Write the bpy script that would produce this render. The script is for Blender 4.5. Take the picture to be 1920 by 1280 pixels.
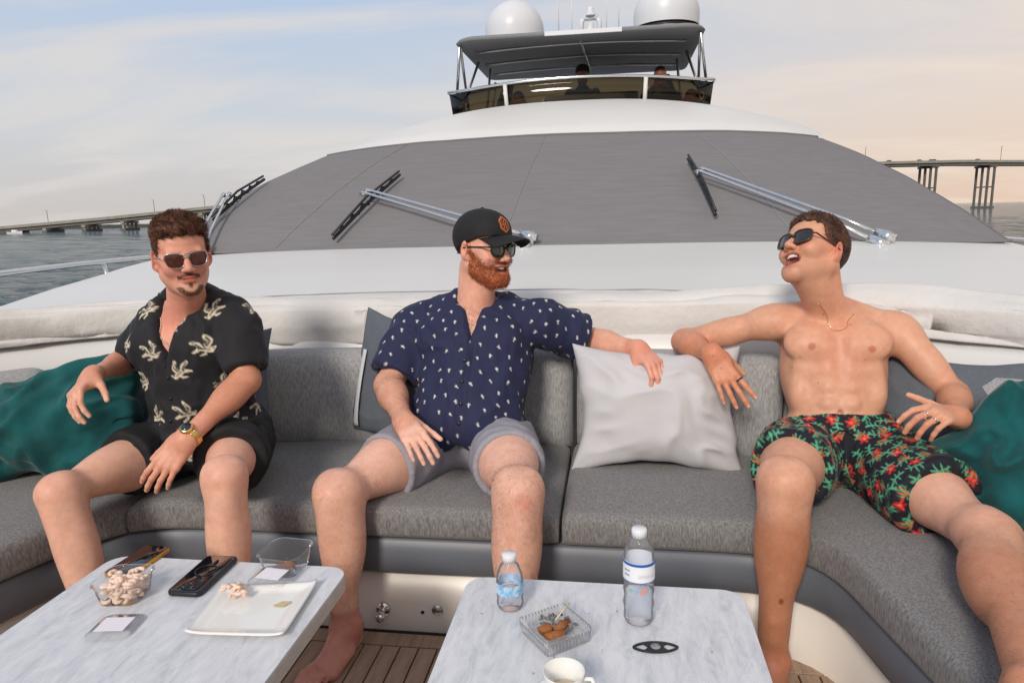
import bpy, bmesh, math, random
import numpy as np
from mathutils import Vector, Matrix
random.seed(7); rng = np.random.default_rng(11)
for o in list(bpy.data.objects): bpy.data.objects.remove(o)
scene = bpy.context.scene; COL = scene.collection
R = math.radians
# ------------------------------------------------------------------ camera
CAMPOS = np.array([0.42, 0.0, 1.31]); FPX = 1300.0
YAW, PITCH, ROLL = R(8.5), R(10.4), R(1.4)
FW = np.array([-math.sin(YAW)*math.cos(PITCH), math.cos(YAW)*math.cos(PITCH), -math.sin(PITCH)])
_r0 = np.array([math.cos(YAW), math.sin(YAW), 0.0]); _u0 = np.cross(_r0, FW)
RT = _r0*math.cos(ROLL)-_u0*math.sin(ROLL); UP = _u0*math.cos(ROLL)+_r0*math.sin(ROLL)
def at(px, py, Y):
    """point of the place seen at photo pixel (px, py) that stands at distance Y aft"""
    d = FW+RT*(px-960)/FPX-UP*(py-640)/FPX
    return CAMPOS+d*(Y/d[1])
def atz(px, py, Z):
    d = FW+RT*(px-960)/FPX-UP*(py-640)/FPX
    return CAMPOS+d*((Z-CAMPOS[2])/d[2])
cam = bpy.data.cameras.new('camera'); camo = bpy.data.objects.new('camera', cam); COL.objects.link(camo)
M = Matrix((tuple(RT), tuple(UP), tuple(-FW))).transposed().to_4x4(); M.translation = Vector(CAMPOS); camo.matrix_world = M
cam.sensor_width = 36; cam.lens = 36*FPX/1920; cam.clip_end = 60000; cam.clip_start = 0.05
scene.camera = camo
# ------------------------------------------------------------------ light
SUN_AZ, SUN_EL = R(-13), R(31)        # frontal lamp stands in for camera flash, behind the photographer, a little left
sdir = Vector((math.sin(SUN_AZ)*math.cos(SUN_EL), -math.cos(SUN_AZ)*math.cos(SUN_EL), math.sin(SUN_EL)))
sl = bpy.data.lights.new('flash_sun', 'SUN'); sl.energy = 2.4; sl.angle = R(13); sl.color = (1, .90, .79)
so = bpy.data.objects.new('flash_sun', sl); COL.objects.link(so); so.rotation_euler = sdir.to_track_quat('Z', 'Y').to_euler(); so.location = (-2, -8, 9)
world = bpy.data.worlds.new('World'); scene.world = world; world.use_nodes = True
wn = world.node_tree; wn.nodes.clear()
def N(nt, t, **kw):
    n = nt.nodes.new(t)
    for k, v in kw.items():
        if k in n.inputs: n.inputs[k].default_value = v
        else: setattr(n, k, v)
    return n
def build_world():
    L = wn.links.new
    out = N(wn, 'ShaderNodeOutputWorld'); bg = N(wn, 'ShaderNodeBackground')
    sky = N(wn, 'ShaderNodeTexSky', sky_type='NISHITA', sun_disc=False, sun_elevation=SUN_EL, sun_rotation=math.pi-SUN_AZ, air_density=1.3, dust_density=3.0)
    tc = N(wn, 'ShaderNodeTexCoord'); sep = N(wn, 'ShaderNodeSeparateXYZ'); L(tc.outputs['Generated'], sep.inputs[0])
    # thin cloud sheet: direction projected on a flat layer
    zc = N(wn, 'ShaderNodeMath', operation='MAXIMUM'); L(sep.outputs['Z'], zc.inputs[0]); zc.inputs[1].default_value = 0.0
    za = N(wn, 'ShaderNodeMath', operation='ADD'); L(zc.outputs[0], za.inputs[0]); za.inputs[1].default_value = 0.16
    dv = N(wn, 'ShaderNodeVectorMath', operation='DIVIDE'); L(tc.outputs['Generated'], dv.inputs[0])
    cb = N(wn, 'ShaderNodeCombineXYZ'); [L(za.outputs[0], cb.inputs[i]) for i in range(3)]; L(cb.outputs[0], dv.inputs[1])
    mp = N(wn, 'ShaderNodeMapping'); L(dv.outputs[0], mp.inputs[0]); mp.inputs['Scale'].default_value = (.42, 1.0, 1.2); mp.inputs['Location'].default_value = (2.4, .9, 0)
    nz = N(wn, 'ShaderNodeTexNoise', Scale=1.5, Detail=7.0, Roughness=.55, Distortion=.5); L(mp.outputs[0], nz.inputs['Vector'])
    cr = N(wn, 'ShaderNodeValToRGB'); L(nz.outputs[0], cr.inputs[0]); cr.color_ramp.elements[0].position = .43; cr.color_ramp.elements[1].position = .62
    # clear air behind: paler at the horizon, blue above; warmer towards the sunset side (+X)
    er = N(wn, 'ShaderNodeValToRGB'); L(sep.outputs['Z'], er.inputs[0]); e = er.color_ramp.elements
    e[0].position = 0.0; e[0].color = (.63, .58, .55, 1); e[1].position = .55; e[1].color = (.30, .42, .62, 1)
    m = er.color_ramp.elements.new(.13); m.color = (.61, .64, .69, 1); m = er.color_ramp.elements.new(.3); m.color = (.45, .58, .78, 1)
    wr = N(wn, 'ShaderNodeMapRange'); L(sep.outputs['X'], wr.inputs[0]); wr.inputs[1].default_value = -.35; wr.inputs[2].default_value = .75
    warm = N(wn, 'ShaderNodeMix', data_type='RGBA', blend_type='MULTIPLY'); L(wr.outputs[0], warm.inputs[0]); L(er.outputs[0], warm.inputs[6]); warm.inputs[7].default_value = (1.42, 1.08, .82, 1)
    cc = N(wn, 'ShaderNodeMix', data_type='RGBA'); L(wr.outputs[0], cc.inputs[0]); cc.inputs[6].default_value = (.74, .70, .675, 1); cc.inputs[7].default_value = (.95, .76, .60, 1)
    cf = N(wn, 'ShaderNodeMath', operation='MULTIPLY'); L(cr.outputs[0], cf.inputs[0]); cf.inputs[1].default_value = .75
    mx = N(wn, 'ShaderNodeMix', data_type='RGBA'); L(cf.outputs[0], mx.inputs[0]); L(warm.outputs[2], mx.inputs[6]); L(cc.outputs[2], mx.inputs[7])
    sk = N(wn, 'ShaderNodeVectorMath', operation='SCALE'); L(sky.outputs[0], sk.inputs[0]); sk.inputs['Scale'].default_value = .06
    fin = N(wn, 'ShaderNodeMix', data_type='RGBA'); fin.inputs[0].default_value = .88; L(sk.outputs[0], fin.inputs[6]); L(mx.outputs[2], fin.inputs[7])
    L(fin.outputs[2], bg.inputs[0]); bg.inputs[1].default_value = 1.07; L(bg.outputs[0], out.inputs[0])
build_world()
vs = scene.view_settings; vs.view_transform = 'Standard'; vs.look = 'None'; vs.exposure = 0.03; vs.gamma = 1
scene.render.engine = 'CYCLES'; scene.render.resolution_x = 1024; scene.render.resolution_y = 682
# ------------------------------------------------------------------ materials
MATS = {}
def srgb(r, g, b):
    f = lambda c: c/12.92 if c <= .04045 else ((c+.055)/1.055)**2.4
    return (f(r/255), f(g/255), f(b/255))
def mat(name, color=(.5, .5, .5), rough=.5, metal=0., spec=.5, noise=None, bump=None, attr=False, sss=0., trans=0., ior=1.45, coat=0., alpha=1., sheen=0., stretch=(1, 1, 1), coord='Object', emit=None):
    """noise=(scale, amount[, colour2]), bump=(scale, strength, distance)"""
    m = bpy.data.materials.new(name); m.use_nodes = True; nt = m.node_tree; L = nt.links.new
    b = nt.nodes['Principled BSDF']; b.inputs['Base Color'].default_value = (*color, 1); b.inputs['Roughness'].default_value = rough
    b.inputs['Metallic'].default_value = metal; b.inputs['Specular IOR Level'].default_value = spec; b.inputs['IOR'].default_value = ior
    b.inputs['Transmission Weight'].default_value = trans; b.inputs['Coat Weight'].default_value = coat; b.inputs['Alpha'].default_value = alpha
    if sheen: b.inputs['Sheen Weight'].default_value = sheen; b.inputs['Sheen Roughness'].default_value = .4
    if sss:
        b.inputs['Subsurface Weight'].default_value = sss; b.inputs['Subsurface Radius'].default_value = (.009, .0035, .002); b.inputs['Subsurface Scale'].default_value = 1.0
    tc = N(nt, 'ShaderNodeTexCoord'); mp = N(nt, 'ShaderNodeMapping'); L(tc.outputs[coord], mp.inputs[0]); mp.inputs['Scale'].default_value = stretch
    src = None
    if attr:
        a = N(nt, 'ShaderNodeVertexColor', layer_name='Col'); src = a.outputs[0]
    if noise:
        n = N(nt, 'ShaderNodeTexNoise', Scale=noise[0], Detail=5.0, Roughness=.6); L(mp.outputs[0], n.inputs['Vector'])
        mx = N(nt, 'ShaderNodeMix', data_type='RGBA')
        if len(noise) > 2:
            cr = N(nt, 'ShaderNodeValToRGB'); L(n.outputs[0], cr.inputs[0]); w = noise[1]/2
            cr.color_ramp.elements[0].position = .5-w; cr.color_ramp.elements[1].position = .5+w
            L(cr.outputs[0], mx.inputs[0]); mx.inputs[6].default_value = (*color, 1); mx.inputs[7].default_value = (*noise[2], 1)
            if src: L(src, mx.inputs[6])
        else:
            mx.blend_type = 'MULTIPLY'; mx.inputs[0].default_value = 1
            mr = N(nt, 'ShaderNodeMapRange'); L(n.outputs[0], mr.inputs[0]); mr.inputs[1].default_value = .25; mr.inputs[2].default_value = .75
            mr.inputs[3].default_value = 1-noise[1]; mr.inputs[4].default_value = 1+noise[1]
            mx.inputs[6].default_value = (*color, 1); L(mr.outputs[0], mx.inputs[7])
            if src: L(src, mx.inputs[6])
        src = mx.outputs[2]
    if src: L(src, b.inputs['Base Color'])
    if bump:
        n2 = N(nt, 'ShaderNodeTexNoise', Scale=bump[0], Detail=4.0, Roughness=.6); L(mp.outputs[0], n2.inputs['Vector'])
        bp = N(nt, 'ShaderNodeBump', Strength=bump[1], Distance=bump[2]); L(n2.outputs[0], bp.inputs['Height']); L(bp.outputs[0], b.inputs['Normal'])
    MATS[name] = m; return m
# ------------------------------------------------------------------ object helpers
def link(name, me, m=None, parent=None, smooth=True):
    o = bpy.data.objects.new(name, me); COL.objects.link(o)
    if m: me.materials.append(MATS[m] if isinstance(m, str) else m)
    if parent is not None: o.parent = parent
    if smooth: me.polygons.foreach_set('use_smooth', [True]*len(me.polygons))
    return o
def tag(o, label, cat, group=None):
    o['label'] = label; o['category'] = cat
    if group: o['group'] = group
    return o
def struct(o): o['kind'] = 'structure'; return o
def thing(name, label, cat, loc=(0, 0, 0), group=None):
    o = bpy.data.objects.new(name, None); COL.objects.link(o); o.location = loc; o.empty_display_size = .1
    return tag(o, label, cat, group)
def npmesh(name, V, Q, col=None):
    """mesh from numpy verts and equal-size faces"""
    V = np.asarray(V, np.float32); Q = np.asarray(Q, np.int32); k = Q.shape[1]
    me = bpy.data.meshes.new(name); me.vertices.add(len(V)); me.vertices.foreach_set('co', V.ravel())
    me.loops.add(Q.size); me.loops.foreach_set('vertex_index', Q.ravel())
    me.polygons.add(len(Q)); me.polygons.foreach_set('loop_start', np.arange(0, Q.size, k, dtype=np.int32)); me.polygons.foreach_set('loop_total', np.full(len(Q), k, np.int32))
    me.update(calc_edges=True); me.validate()
    if col is not None:
        a = me.color_attributes.new('Col', 'FLOAT_COLOR', 'POINT'); c = np.ones((len(V), 4), np.float32); c[:, :3] = col; a.data.foreach_set('color', c.ravel())
    return me
def pym(name, V, F):
    me = bpy.data.meshes.new(name); me.from_pydata([tuple(map(float, v)) for v in V], [], [tuple(f) for f in F]); me.update(); return me
def nrm(v): v = np.asarray(v, float); return v/np.linalg.norm(v)
def box(lo, hi, bev=0., seg=2):
    bm = bmesh.new(); bmesh.ops.create_cube(bm, size=1)
    lo = np.array(lo); hi = np.array(hi); c = (lo+hi)/2; d = hi-lo
    for v in bm.verts: v.co = Vector((v.co.x*d[0]+c[0], v.co.y*d[1]+c[1], v.co.z*d[2]+c[2]))
    if bev: bmesh.ops.bevel(bm, geom=bm.edges[:], offset=bev, segments=seg, profile=.5, affect='EDGES')
    me = bpy.data.meshes.new('m'); bm.to_mesh(me); bm.free(); return me
def join_me(meshes):
    bm = bmesh.new()
    for m in meshes: bm.from_mesh(m)
    me = bpy.data.meshes.new('m'); bm.to_mesh(me); bm.free(); return me
def tube(pts, r, n=8, closed=False, cap=True):
    """round bar along points; r scalar or list"""
    P = [np.asarray(p, float) for p in pts]; m = len(P); rr = [r]*m if np.isscalar(r) else list(r)
    V = []; Fc = []; prev = None
    for i, p in enumerate(P):
        if closed: t = P[(i+1) % m]-P[i-1]
        else: t = P[min(i+1, m-1)]-P[max(i-1, 0)]
        t = nrm(t)
        if prev is None:
            a = np.array([0, 0, 1.]) if abs(t[2]) < .9 else np.array([1., 0, 0]); u = nrm(np.cross(t, a))
        else:
            u = prev-t*(prev@t); u = nrm(u)
        prev = u; w = np.cross(t, u)
        for k in range(n):
            th = 2*math.pi*k/n; V.append(p+(u*math.cos(th)+w*math.sin(th))*rr[i])
    for i in range(m if closed else m-1):
        j = (i+1) % m
        for k in range(n): Fc.append((i*n+k, i*n+(k+1) % n, j*n+(k+1) % n, j*n+k))
    if cap and not closed: Fc.append(tuple(range(n))[::-1]); Fc.append(tuple(range((m-1)*n, m*n)))
    return pym('m', V, Fc)
def lathe(prof, n=32, loc=(0, 0, 0)):
    """profile of (radius, z) turned about z"""
    V = []; Fc = []; m = len(prof)
    for r, z in prof:
        for k in range(n):
            a = 2*math.pi*k/n; V.append((loc[0]+r*math.cos(a), loc[1]+r*math.sin(a), loc[2]+z))
    for i in range(m-1):
        for k in range(n): Fc.append((i*n+k, i*n+(k+1) % n, (i+1)*n+(k+1) % n, (i+1)*n+k))
    return pym('m', V, Fc)
def softbox(lo, hi, r, n=10, puff=0., seed=0, wob=0.):
    """upholstered block: rounded edges, slightly crowned faces"""
    lo = np.array(lo, float); hi = np.array(hi, float); c = (lo+hi)/2; h = (hi-lo)/2; r = min(r, *(h*.98))
    V = []; Fc = []; idx = {}
    def lin(k):
        e = 5; inner = np.linspace(-(h[k]-r), h[k]-r, n+1)
        return np.concatenate([-(h[k])+r*(1-np.cos(np.linspace(0, math.pi/2, e, endpoint=False)))*1.0, inner, (h[k]-r)+r*np.sin(np.linspace(0, math.pi/2, e+1)[1:])])
    ax = [lin(0), lin(1), lin(2)]
    def vid(p):
        key = tuple(np.round(p, 5))
        if key not in idx:
            q = np.clip(p, -(h-r), h-r); d = p-q; l = np.linalg.norm(d)
            pp = q+d/l*r if l > 1e-9 else p
            u = p/h; f = np.array([(1-u[1]**2)*(1-u[2]**2)*np.sign(u[0])*(abs(u[0]) > .98), (1-u[0]**2)*(1-u[2]**2)*np.sign(u[1])*(abs(u[1]) > .98), (1-u[0]**2)*(1-u[1]**2)*np.sign(u[2])*(abs(u[2]) > .98)])
            idx[key] = len(V); V.append(c+pp+f*puff)
        return idx[key]
    for k in range(3):
        a, b = [j for j in range(3) if j != k]
        for sgn in (-1, 1):
            for i in range(len(ax[a])-1):
                for j in range(len(ax[b])-1):
                    q = []
                    for di, dj in ((0, 0), (1, 0), (1, 1), (0, 1)):
                        p = np.zeros(3); p[k] = sgn*h[k]; p[a] = ax[a][i+di]; p[b] = ax[b][j+dj]; q.append(vid(p))
                    flip = (sgn > 0) ^ (k == 1)
                    Fc.append(q if flip else q[::-1])
    V = np.array(V)
    if wob: V = V+wob*(np.stack([vnoise(V*6+s*17.3+seed, 1) for s in range(3)], 1)-.5)
    return pym('m', V, Fc)
# ------------------------------------------------------------------ noise (numpy)
def _hash(i, j, k, s):
    h = (i*73856093) ^ (j*19349663) ^ (k*83492791) ^ (s*2654435761 & 0x7fffffff)
    h = (h ^ (h >> 13))*1274126177 & 0x7fffffff
    return ((h ^ (h >> 16)) & 0xffff)/65535.
def vnoise(P, seed=0):
    P = np.asarray(P, np.float64); I = np.floor(P).astype(np.int64); f = P-I; f = f*f*(3-2*f); r = 0
    for a in (0, 1):
        wa = f[:, 0] if a else 1-f[:, 0]
        for b in (0, 1):
            wb = f[:, 1] if b else 1-f[:, 1]
            for c in (0, 1):
                wc = f[:, 2] if c else 1-f[:, 2]
                r = r+wa*wb*wc*_hash(I[:, 0]+a, I[:, 1]+b, I[:, 2]+c, seed)
    return r
def fbm(P, seed=0, oct=3):
    r = 0; a = .5
    for o in range(oct): r = r+a*vnoise(P*2**o, seed+o); a /= 2
    return r/(1-.5**oct)
def sstep(a, b, x): t = np.clip((x-a)/(b-a), 0, 1); return t*t*(3-2*t)
# ------------------------------------------------------------------ implicit surfaces for bodies and cloth
def cap(a, b, r1, r2=None, k=.02, flat=None, fr=1.): return dict(t='cap', a=np.array(a, float), b=np.array(b, float), r1=r1, r2=r1 if r2 is None else r2, k=k, flat=flat, fr=fr, s=1)
def ell(c, r, rot=None, k=.02): return dict(t='ell', c=np.array(c, float), r=np.array(r, float), rot=np.eye(3) if rot is None else rot, k=k, s=1)
def sub(op): op = dict(op); op['s'] = -1; return op
def fn(f): return dict(t='fn', f=f, s=0, k=0)
def infl(ops, e):
    out = []
    for o in ops:
        o = dict(o)
        if o['s'] > 0:
            if o['t'] == 'cap': o['r1'] = o['r1']+e; o['r2'] = o['r2']+e
            else: o['r'] = o['r']+e
        out.append(o)
    return out
def bounds(o):
    if o['t'] == 'cap':
        m = max(o['r1'], o['r2'])*max(1., 1/o['fr'] if o['fr'] < 1 else o['fr']); return np.minimum(o['a'], o['b'])-m, np.maximum(o['a'], o['b'])+m
    e = np.abs(o['rot'])@o['r']; return o['c']-e, o['c']+e
def dist(o, X, Y, Z):
    if o['t'] == 'cap':
        ba = o['b']-o['a']; x, y, z = X-o['a'][0], Y-o['a'][1], Z-o['a'][2]
        t = np.clip((x*ba[0]+y*ba[1]+z*ba[2])/max(ba@ba, 1e-9), 0, 1)
        x, y, z = x-t*ba[0], y-t*ba[1], z-t*ba[2]
        if o['flat'] is not None:
            n = o['flat']; q = (x*n[0]+y*n[1]+z*n[2])*(1/o['fr']-1); x, y, z = x+q*n[0], y+q*n[1], z+q*n[2]
        return np.sqrt(x*x+y*y+z*z)-(o['r1']+(o['r2']-o['r1'])*t)
    Rm = o['rot']; x, y, z = X-o['c'][0], Y-o['c'][1], Z-o['c'][2]; r = o['r']
    a = (x*Rm[0, 0]+y*Rm[1, 0]+z*Rm[2, 0])/r[0]; b = (x*Rm[0, 1]+y*Rm[1, 1]+z*Rm[2, 1])/r[1]; c = (x*Rm[0, 2]+y*Rm[1, 2]+z*Rm[2, 2])/r[2]
    k0 = np.sqrt(a*a+b*b+c*c); k1 = np.sqrt((a/r[0])**2+(b/r[1])**2+(c/r[2])**2)+1e-6
    return k0*(k0-1)/k1
def axis_grid(lo, hi, h, fine=None):
    if fine is None or fine[1] <= lo or fine[0] >= hi: return np.arange(lo, hi+h, h)
    a, b, hf = fine; a = max(a, lo); b = min(b, hi)
    return np.concatenate([np.arange(lo, a-h*.6, h), np.arange(a, b, hf), np.arange(b, hi+h, h)])
def field(ops, xs, ys, zs):
    val = np.full((len(xs), len(ys), len(zs)), .5, np.float32)
    for o in ops:
        if o['t'] == 'fn': val = o['f'](val, xs[:, None, None], ys[None, :, None], zs[None, None, :]).astype(np.float32); continue
        lo, hi = bounds(o); m = o['k']+.025
        i0, i1 = np.searchsorted(xs, [lo[0]-m, hi[0]+m]); j0, j1 = np.searchsorted(ys, [lo[1]-m, hi[1]+m]); k0, k1 = np.searchsorted(zs, [lo[2]-m, hi[2]+m])
        if i1 <= i0 or j1 <= j0 or k1 <= k0: continue
        d = dist(o, xs[i0:i1, None, None], ys[None, j0:j1, None], zs[None, None, k0:k1]); a = val[i0:i1, j0:j1, k0:k1]; k = max(o['k'], 1e-4)
        if o['s'] > 0:
            h = np.clip(.5+.5*(a-d)/k, 0, 1); val[i0:i1, j0:j1, k0:k1] = a+(d-a)*h-k*h*(1-h)
        else:
            d = -d; h = np.clip(.5-.5*(a-d)/k, 0, 1); val[i0:i1, j0:j1, k0:k1] = a+(d-a)*h+k*h*(1-h)
    return val
def nets(val, xs, ys, zs):
    ins = val < 0; s = ins[:-1, :-1, :-1].astype(np.int8)
    for a in (0, 1):
        for b in (0, 1):
            for c in (0, 1):
                if a+b+c: s = s+ins[a:a+s.shape[0], b:b+s.shape[1], c:c+s.shape[2]]
    act = np.argwhere((s > 0) & (s < 8)); n = len(act); I, J, K = act.T
    idx = np.full(s.shape, -1, np.int32); idx[I, J, K] = np.arange(n)
    acc = np.zeros((n, 3)); cnt = np.zeros(n); G = (xs, ys, zs)
    corners = [(a, b, c) for a in (0, 1) for b in (0, 1) for c in (0, 1)]
    for p in corners:
        for ax in range(3):
            if p[ax]: continue
            q = list(p); q[ax] = 1
            va = val[I+p[0], J+p[1], K+p[2]]; vb = val[I+q[0], J+q[1], K+q[2]]; m = (va < 0) != (vb < 0)
            t = np.where(m, va/np.where(m, va-vb, 1), 0)
            pos = [G[d][act[:, d]+p[d]] for d in range(3)]; pos[ax] = pos[ax]+t*(G[ax][act[:, ax]+1]-G[ax][act[:, ax]])
            for d in range(3): acc[:, d] += np.where(m, pos[d], 0)
            cnt += m
    V = acc/np.maximum(cnt, 1)[:, None]; quads = []
    for ax in range(3):
        b, c = [(1, 2), (2, 0), (0, 1)][ax]
        sl0 = [slice(None)]*3; sl1 = [slice(None)]*3; sl0[ax] = slice(0, -1); sl1[ax] = slice(1, None)
        e = np.argwhere(ins[tuple(sl0)] != ins[tuple(sl1)])
        e = e[(e[:, b] > 0) & (e[:, c] > 0) & (e[:, b] < s.shape[b]) & (e[:, c] < s.shape[c])]
        q = []
        for db, dc in ((1, 1), (0, 1), (0, 0), (1, 0)):
            f = e.copy(); f[:, b] -= db; f[:, c] -= dc; q.append(idx[f[:, 0], f[:, 1], f[:, 2]])
        q = np.stack(q, 1); flip = ins[e[:, 0], e[:, 1], e[:, 2]]
        q[~flip] = q[~flip][:, ::-1]; quads.append(q)
    Q = np.concatenate(quads); Q = Q[(Q >= 0).all(1)]
    return V, Q
def grow(ops, h, fine=None, pad=.03, box=None):
    """mesh an op list. fine = ((lo),(hi), step) refines that box"""
    if box is None:
        bs = [bounds(o) for o in ops if o['t'] != 'fn' and o['s'] > 0]; lo = np.min([b[0] for b in bs], 0)-pad; hi = np.max([b[1] for b in bs], 0)+pad
    else: lo, hi = map(np.array, box)
    g = [axis_grid(lo[i], hi[i], h, None if fine is None else (fine[0][i], fine[1][i], fine[2])) for i in range(3)]
    return nets(field(ops, *g), *g)
def vnormals(V, Q):
    a, b, c, d = (V[Q[:, i]] for i in range(4)); fnm = np.cross(c-a, d-b); n = np.zeros_like(V)
    for i in range(4): np.add.at(n, Q[:, i], fnm)
    return n/(np.linalg.norm(n, axis=1)[:, None]+1e-12)
def relax(V, Q, it=1, w=.5):
    for _ in range(it):
        s = np.zeros_like(V); c = np.zeros(len(V))
        for i in range(4):
            for j in (1, 3): np.add.at(s, Q[:, i], V[Q[:, (i+j) % 4]]); np.add.at(c, Q[:, i], 1)
        V = V*(1-w)+w*s/np.maximum(c, 1)[:, None]
    return V
def keep_big(V, Q):
    """drop loose crumbs: keep connected pieces with many faces"""
    lab = np.arange(len(V))
    for _ in range(200):
        m = lab[Q].min(1); new = lab.copy()
        for i in range(4): np.minimum.at(new, Q[:, i], m)
        new = new[new]
        if (new == lab).all(): break
        lab = new
    cnt = np.bincount(lab[Q[:, 0]], minlength=len(V)); ok = cnt[lab[Q[:, 0]]] > 400
    Q = Q[ok]; used = np.unique(Q); re = np.full(len(V), -1); re[used] = np.arange(len(used))
    return V[used], re[Q]
def strands(roots, dirs, length, r, seed=0, bend=None, col=None):
    """hairs as thin three-sided tapering bristles with one bend"""
    n = len(roots); g = np.random.default_rng(seed); d = dirs/np.linalg.norm(dirs, axis=1)[:, None]
    L = (length*(0.6+.8*g.random(n)))[:, None] if np.isscalar(length) else length[:, None]
    a = np.cross(d, g.normal(size=(n, 3))); a /= np.linalg.norm(a, axis=1)[:, None]; b = np.cross(d, a)
    bd = np.zeros((n, 3)) if bend is None else bend
    V = np.zeros((n, 7, 3))
    mid = roots+d*L*.5; tip = roots+d*L*.85+bd*L*.5
    for k in range(3):
        th = 2*math.pi*k/3; o = (a*math.cos(th)+b*math.sin(th))*r
        V[:, k] = roots-d*L*.1+o; V[:, 3+k] = mid+o*.7
    V[:, 6] = tip
    base = np.arange(n)[:, None]*7; F = []
    for k in range(3):
        k2 = (k+1) % 3; F += [base+np.array([[k, k2, 3+k2]]), base+np.array([[k, 3+k2, 3+k]]), base+np.array([[3+k, 3+k2, 6]])]
    return V.reshape(-1, 3), np.concatenate(F), (None if col is None else np.repeat(col, 7, 0))
# ------------------------------------------------------------------ shared materials
mat('gelcoat', srgb(216, 216, 214), .38, coat=.0, noise=(1.3, .03), bump=(3, .02, .02))
mat('cream_gelcoat', srgb(228, 222, 214), .3, noise=(4, .05), bump=(5, .03, .01))
mat('seat_fabric', srgb(124, 123, 123), .95, noise=(200, .55), bump=(420, .5, .002), stretch=(1, 1, .28), sheen=.15)
mat('back_fabric', srgb(156, 156, 157), .95, noise=(210, .42), bump=(420, .45, .002), stretch=(1, 1, .18), sheen=.15)
mat('grey_vinyl', srgb(98, 103, 112), .42, noise=(9, .07), bump=(160, .12, .001))
mat('tarp', srgb(210, 208, 205), .7, noise=(5, .06), bump=(22, .4, .012))
mat('cover_mesh', srgb(121, 119, 121), .85, noise=(40, .11), bump=(260, .35, .002), stretch=(.10, 1, 1.6))
mat('seam', srgb(140, 140, 146), .8)
mat('dark_glass', (.012, .013, .015), .08, coat=.3)
mat('chrome', (.78, .79, .8), .14, metal=1, noise=(30, .08))
mat('steel', (.55, .56, .57), .28, metal=1, noise=(60, .15))
mat('black_rubber', (.014, .014, .016), .5, noise=(60, .2))
mat('black_plastic', (.018, .018, .021), .42, noise=(90, .15), bump=(400, .1, .0005))
mat('caulk', (.012, .011, .011), .8)
mat('teak', srgb(158, 134, 114), .62, noise=(14, .34), bump=(40, .35, .002), stretch=(4.5, .35, 1))
mat('dome_white', srgb(214, 217, 222), .35, noise=(2, .02))
mat('canvas_grey', srgb(128, 130, 133), .85, noise=(20, .05), bump=(60, .1, .004))
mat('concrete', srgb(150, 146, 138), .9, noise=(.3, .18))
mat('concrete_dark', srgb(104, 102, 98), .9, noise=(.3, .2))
mat('shore_green', (.055, .06, .05), .95, noise=(.05, .4))
mat('boat_white', (.75, .76, .78), .4)
mat('car_dark', (.08, .085, .09), .4)
def tinted(name, col):
    m = bpy.data.materials.new(name); m.use_nodes = True; nt = m.node_tree; nt.nodes.clear(); L = nt.links.new
    o = N(nt, 'ShaderNodeOutputMaterial'); t = N(nt, 'ShaderNodeBsdfTransparent'); t.inputs[0].default_value = (*col, 1)
    g = N(nt, 'ShaderNodeBsdfGlossy'); g.inputs['Roughness'].default_value = .04
    f = N(nt, 'ShaderNodeFresnel', IOR=1.45); x = N(nt, 'ShaderNodeMixShader'); L(f.outputs[0], x.inputs[0]); L(t.outputs[0], x.inputs[1]); L(g.outputs[0], x.inputs[2]); L(x.outputs[0], o.inputs[0])
    MATS[name] = m
tinted('smoked_glass', (.31, .26, .165))
# ------------------------------------------------------------------ sea
def build_sea():
    m = bpy.data.materials.new('sea_water'); m.use_nodes = True; nt = m.node_tree; L = nt.links.new; b = nt.nodes['Principled BSDF']
    b.inputs['Base Color'].default_value = (.022, .078, .100, 1); b.inputs['Roughness'].default_value = .07; b.inputs['IOR'].default_value = 1.33
    tc = N(nt, 'ShaderNodeTexCoord'); mp = N(nt, 'ShaderNodeMapping'); L(tc.outputs['Object'], mp.inputs[0]); mp.inputs['Scale'].default_value = (.8, 1.25, 1)
    n1 = N(nt, 'ShaderNodeTexNoise', Scale=.8, Detail=9.0, Roughness=.68, Distortion=.9); L(mp.outputs[0], n1.inputs['Vector'])
    n2 = N(nt, 'ShaderNodeTexNoise', Scale=.03, Detail=3.0); L(mp.outputs[0], n2.inputs['Vector'])
    ad = N(nt, 'ShaderNodeMath', operation='MULTIPLY_ADD'); L(n2.outputs[0], ad.inputs[0]); ad.inputs[1].default_value = 1.2; L(n1.outputs[0], ad.inputs[2])
    bp = N(nt, 'ShaderNodeBump', Strength=1.0, Distance=1.5); L(ad.outputs[0], bp.inputs['Height']); L(bp.outputs[0], b.inputs['Normal'])
    na, nr = 420, 330; th = np.linspace(-math.pi, math.pi, na, endpoint=False); r = np.concatenate([[4.], np.geomspace(7, 45000, nr-1)])
    T, Rr = np.meshgrid(th, r, indexing='ij'); X = Rr*np.sin(T); Y = 5+Rr*np.cos(T); P = np.stack([X.ravel(), Y.ravel(), 0*X.ravel()], 1)
    amp = sstep(600, 60, Rr.ravel()); z = (fbm(P*np.array([.30, .5, 1]), 3, 4)-.5)*.8*amp
    V = np.stack([P[:, 0], P[:, 1], -2.72+z], 1); i, j = np.meshgrid(np.arange(na), np.arange(nr-1), indexing='ij'); i = i.ravel(); j = j.ravel(); i2 = (i+1) % na
    Q = np.stack([i*nr+j, i*nr+j+1, i2*nr+j+1, i2*nr+j], 1)[:, ::-1]
    struct(link('sea', npmesh('sea', V, Q), m))
build_sea()
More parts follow.
